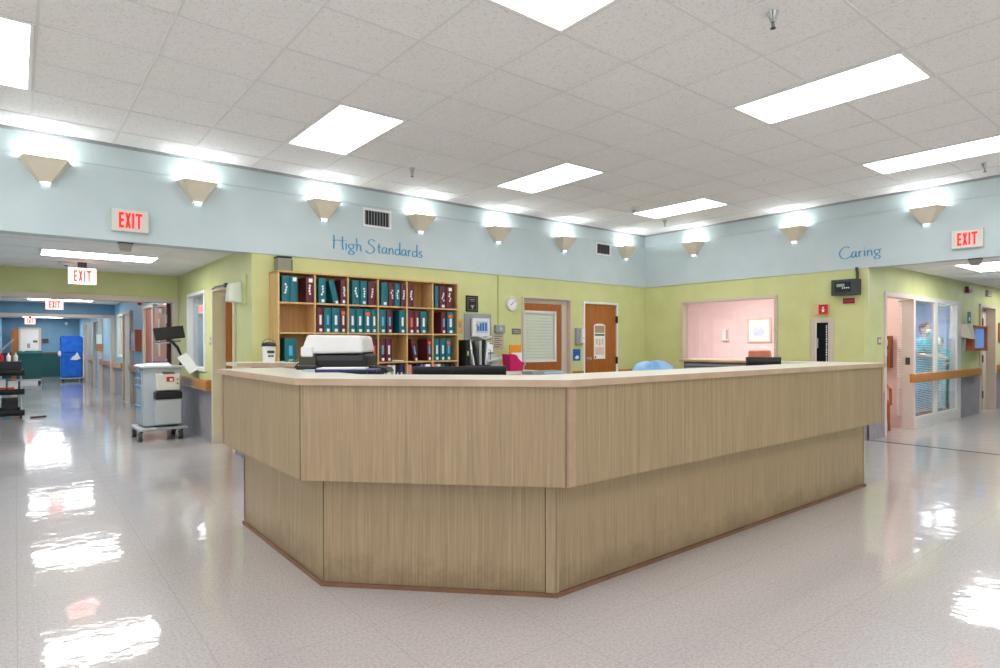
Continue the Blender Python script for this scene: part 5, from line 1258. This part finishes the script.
# arm, keyboard shelf, monitor
W_(MB().tube([(cx1-.0, cy0+.2, .98), (cx1+.02, cy0+.2, 1.1), (1.78, cy0+.1, 1.26), (1.68, cy0+.05, 1.36)], .02, 10), 'arm', M_BLACK)
W_(MB().tube([(cx1+.01, cy0+.17, 1.09), (1.73, cy0+.07, 1.26)], .012, 8), 'arm_strut', M_LGREY)
W_(MB().box(1.50, 1.80, cy0+.0, cy0+.16, 1.335, 1.35, rot=(0, R_(-4), 0)), 'keyboard_tray', M_BLACK, .004)
W_(MB().box(1.48, 1.66, cy0-.02, cy0+.12, 1.315, 1.33, rot=(0, R_(-4), 0)), 'keyboard', M_GREY, .004)
W_(MB().box(1.48, 1.86, cy0+.05, cy0+.09, 1.375, 1.55, rot=(R_(-14), R_(-7), R_(4))), 'monitor', M_BLACK, .01)
tag(B(-.075, .075, -.004, .004, -.14, .14, rot=(R_(-20), R_(-28), R_(20))).build('clipboard_sheet', M_PAPER), 'white sheet clipped to the right side of the grey medical cart', 'paper').location = (1.90, 9.45, 1.04)
o = MB().hull([(-.22, -.16, 0), (.2, -.16, 0), (.2, .14, 0), (-.22, .14, 0)], [(-.2, -.14, .012), (.17, -.14, .035), (.17, .13, .05), (-.2, .12, .02)]).build('paper_stack', M_PAPER); o.location = (1.5, 9.62, 1.011); tag(o, 'untidy white papers on top of the grey medical cart', 'papers')
o = B(-.1, .09, -.02, .02, 0, .014).build('blue_folder', mat('folder_blue', (40, 60, 180), .5)); o.location = (1.57, 9.5, 1.055); tag(o, 'blue strip folder on the papers of the grey medical cart', 'folder')

# ------------------------------------------------------------------ utility cart at left edge
t = thing('utility_cart', 'black three shelf utility cart cut by the left edge in the hallway', 'cart', (-.12, 13.9, 0))
for z in (.08, .45, .78): 
    mb = MB(); mb.box(-.26, .24, -.37, .35, z, z+.02); mb.box(-.26, .24, -.37, -.35, z-.02, z+.08); mb.box(.2, .22, -.35, .35, z, z+.08); mb.box(-.26, -.24, -.35, .35, z, z+.08); mb.box(-.26, .22, .33, .35, z, z+.08); mb.build('shelf', M_BLACK, t)
for a in (-.24, .19):
    for b in (-.33, .33): MB().tube([(a, b, .07), (a, b, .86)], .014, 8).build('post', M_LGREY, t); MB().lathe([(.045, -.015), (.045, .015)], (a, b, .046), 14, 'x').build('wheel', M_BLACK, t)
B(-.24, -.0, -.3, .1, .92, .98).build('basket', M_BLACK, t) if 0 else None
def small(name, m, x0, x1, y0, y1, z0, z1, label, cat, rot=None): return tag(B(x0, x1, y0, y1, z0, z1, rot=rot).build(name, m, bevel=.004), label, cat)
small('supply_box', M_PAPER, -.3, -.14, 13.6, 13.8, .471, .70, 'white supply box on the middle shelf of the black cart', 'box')
small('supply_box', M_PAPER, -.11, .03, 13.6, 13.8, .471, .67, 'white box with dark print on the middle cart shelf near the post', 'box')
small('red_tray', M_RED, -.22, -.02, 13.555, 13.59, .535, .56, 'red strip tray at the front of the middle cart shelf', 'tray')
small('waste_bucket', M_BLACK, -.2, .03, 13.6, 13.85, .101, .36, 'black bucket on the lowest shelf of the black cart', 'bucket')
small('tool_caddy', M_BLACK, -.34, .08, 13.6, 13.9, .862, 1.01, 'black caddy filled with bottles on top of the black cart', 'caddy')
for k, (a, m, nm) in enumerate(((-.3, M_PAPER, 'white'), (-.2, M_RED, 'red'), (-.1, M_PAPER, 'white'), (.0, M_SIGNW, 'cream'))):
    o = MB().lathe([(.03, 0), (.032, .09), (.012, .12), (.012, .15)], (a, 13.75, 1.011), 12).build('spray_bottle', m); tag(o, '%s bottle, %s from the left in the caddy on the black cart' % (nm, ORD[k]), 'bottle', 'bottles in the cart caddy')
o = B(-.012, .012, -.02, .02, 0, .34, rot=(0, R_(42), 0)).build('clipboard', M_GREY); o.location = (-.14, 13.7, 1.10); tag(o, 'grey stick tool sloping up above the black cart', 'tool')
t = thing('dust_mop', 'dark flat mop head lying at the foot of the black cart', 'mop', (.2, 13.6, 0)); B(0, .22, -.03, .05, 0.005, .03, rot=(0, 0, .2)).build('pad', M_DGREY, t)

# ------------------------------------------------------------------ green tub cart
t = thing('laundry_tub', 'dark green wheeled tub truck with full rim at the far end of the hallway', 'laundry cart', (.36, 25.7, 0))
MB().hull([(-.34, -.4, .16), (.32, -.4, .16), (.32, .4, .16), (-.34, .4, .16)], [(-.38, -.46, 1.0), (.36, -.46, 1.0), (.36, .46, 1.0), (-.38, .46, 1.0)]).build('tub', M_BINGREEN, t, bevel=.03)
MB().box(-.4, .38, -.48, .48, .97, 1.04).build('rim', M_BINGREEN, t, bevel=.02)
B(-.36, .28, -.4, .4, .10, .16).build('chassis', M_LGREY, t)
for a in (-.28, .26):
    for b in (-.36, .36): MB().lathe([(.06, -.03), (.06, .03)], (a, b, .06), 16, 'x').build('caster', M_BLACK, t)
o = MB(); rr = random.Random(2)
for k in range(9): o.ball((.08+rr.uniform(-.02, .56)-.0, 25.4+rr.uniform(0, .6), 1.05), (.12, .12, .05), 10)
tag(o.build('linen_pile', M_BINGREEN, smooth=True), 'dark lumpy bags showing over the rim of the green tub', 'linen')
# blue covered linen cart
t = thing('linen_cart', 'tall wheeled linen cart under a bright blue cover at the far end of the hallway', 'linen cart', (1.57, 26.6, 0))
MB().box(-.33, .30, -.3, .3, .12, 1.60).build('cover', M_BLUEFAB, t, bevel=.06)
MB().box(-.335, .305, -.33, -.30, 1.02, 1.55).build('flap', M_BLUEFAB, t, bevel=.012)
MB().prism([(-.06, .76), (.12, .74), (.24, .80), (.20, .88), (.14, 1.04), (.08, .92), (.0, .86)], -.345, -.33, 'y').build('white_logo', M_PAPER, t)
B(-.34, .46, -.32, .32, .09, .12).build('base', M_LGREY, t)
for a in (.34, .43): MB().tube([(a, -.28, .1), (a, -.28, 1.58)], .032, 8).build('upright', M_WHITE if a < .35 else M_BLACK, t)
for a in (-.26, .28):
    for b in (-.26, .26): MB().lathe([(.045, -.018), (.045, .018)], (a, b, .045), 14, 'x').build('caster', M_DGREY, t)
MB().ball((-.36, -.25, .98), (.06, .06, .1), 10).build('white_cloth', M_PAPER, t, smooth=True)

# ------------------------------------------------------------------ pieces that belong to another part
NEST = {'leaf': ['door_knob', 'door_lever', 'hinge', 'pane_frame', 'window_frame', 'vision_panel', 'closer_body', 'closer_arm', 'edge', 'plate'],
        'housing': ['screen', 'lettering', 'canopy', 'window', 'grille'], 'mat_board': ['drawing', 'drawing_strokes'], 'dial': ['hour_mark', 'hour_hand', 'minute_hand'],
        'sheet': ['brown_panel', 'green_bar', 'figures', 'text_block', 'blue_mark', 'hand_drawing', 'text_lines'],
        'cover': ['spine_strip', 'number_label', 'sticker', 'marks', 'label'], 'lid': ['handle'], 'face': ['strobe', 'digits'],
        'sharps_box': ['sharps_slot', 'red_label', 'label_mark', 'button'], 'scanner_lid': ['control_panel'], 'body': ['output_slot', 'print', 'sensor', 'louvres', 'door'],
        'foot': ['foot_lens'], 'plate': ['toggle', 'raised_text', 'pictogram', 'dark_mark'], 'window': ['vertical_lettering', 'handle'], 'cover ': []}
bpy.context.view_layer.update()
for root in [o for o in C.objects if o.parent is None and o.type == 'EMPTY']:
    kids = list(root.children); by = {}
    for c in kids: by.setdefault(c.name.split('.')[0], c)
    for pn_, subs in NEST.items():
        par = by.get(pn_.strip())
        if not par: continue
        for c in kids:
            if c is not par and c.parent == root and c.name.split('.')[0] in subs and not c.children and par.parent == root:
                same = all(abs(c.matrix_basis[i][j]-par.matrix_basis[i][j]) < 1e-6 for i in range(4) for j in range(4))
                mb_ = Matrix.Identity(4) if same else par.matrix_basis.inverted() @ c.matrix_basis
                c.parent = par; c.matrix_parent_inverse = Matrix.Identity(4); c.matrix_basis = mb_
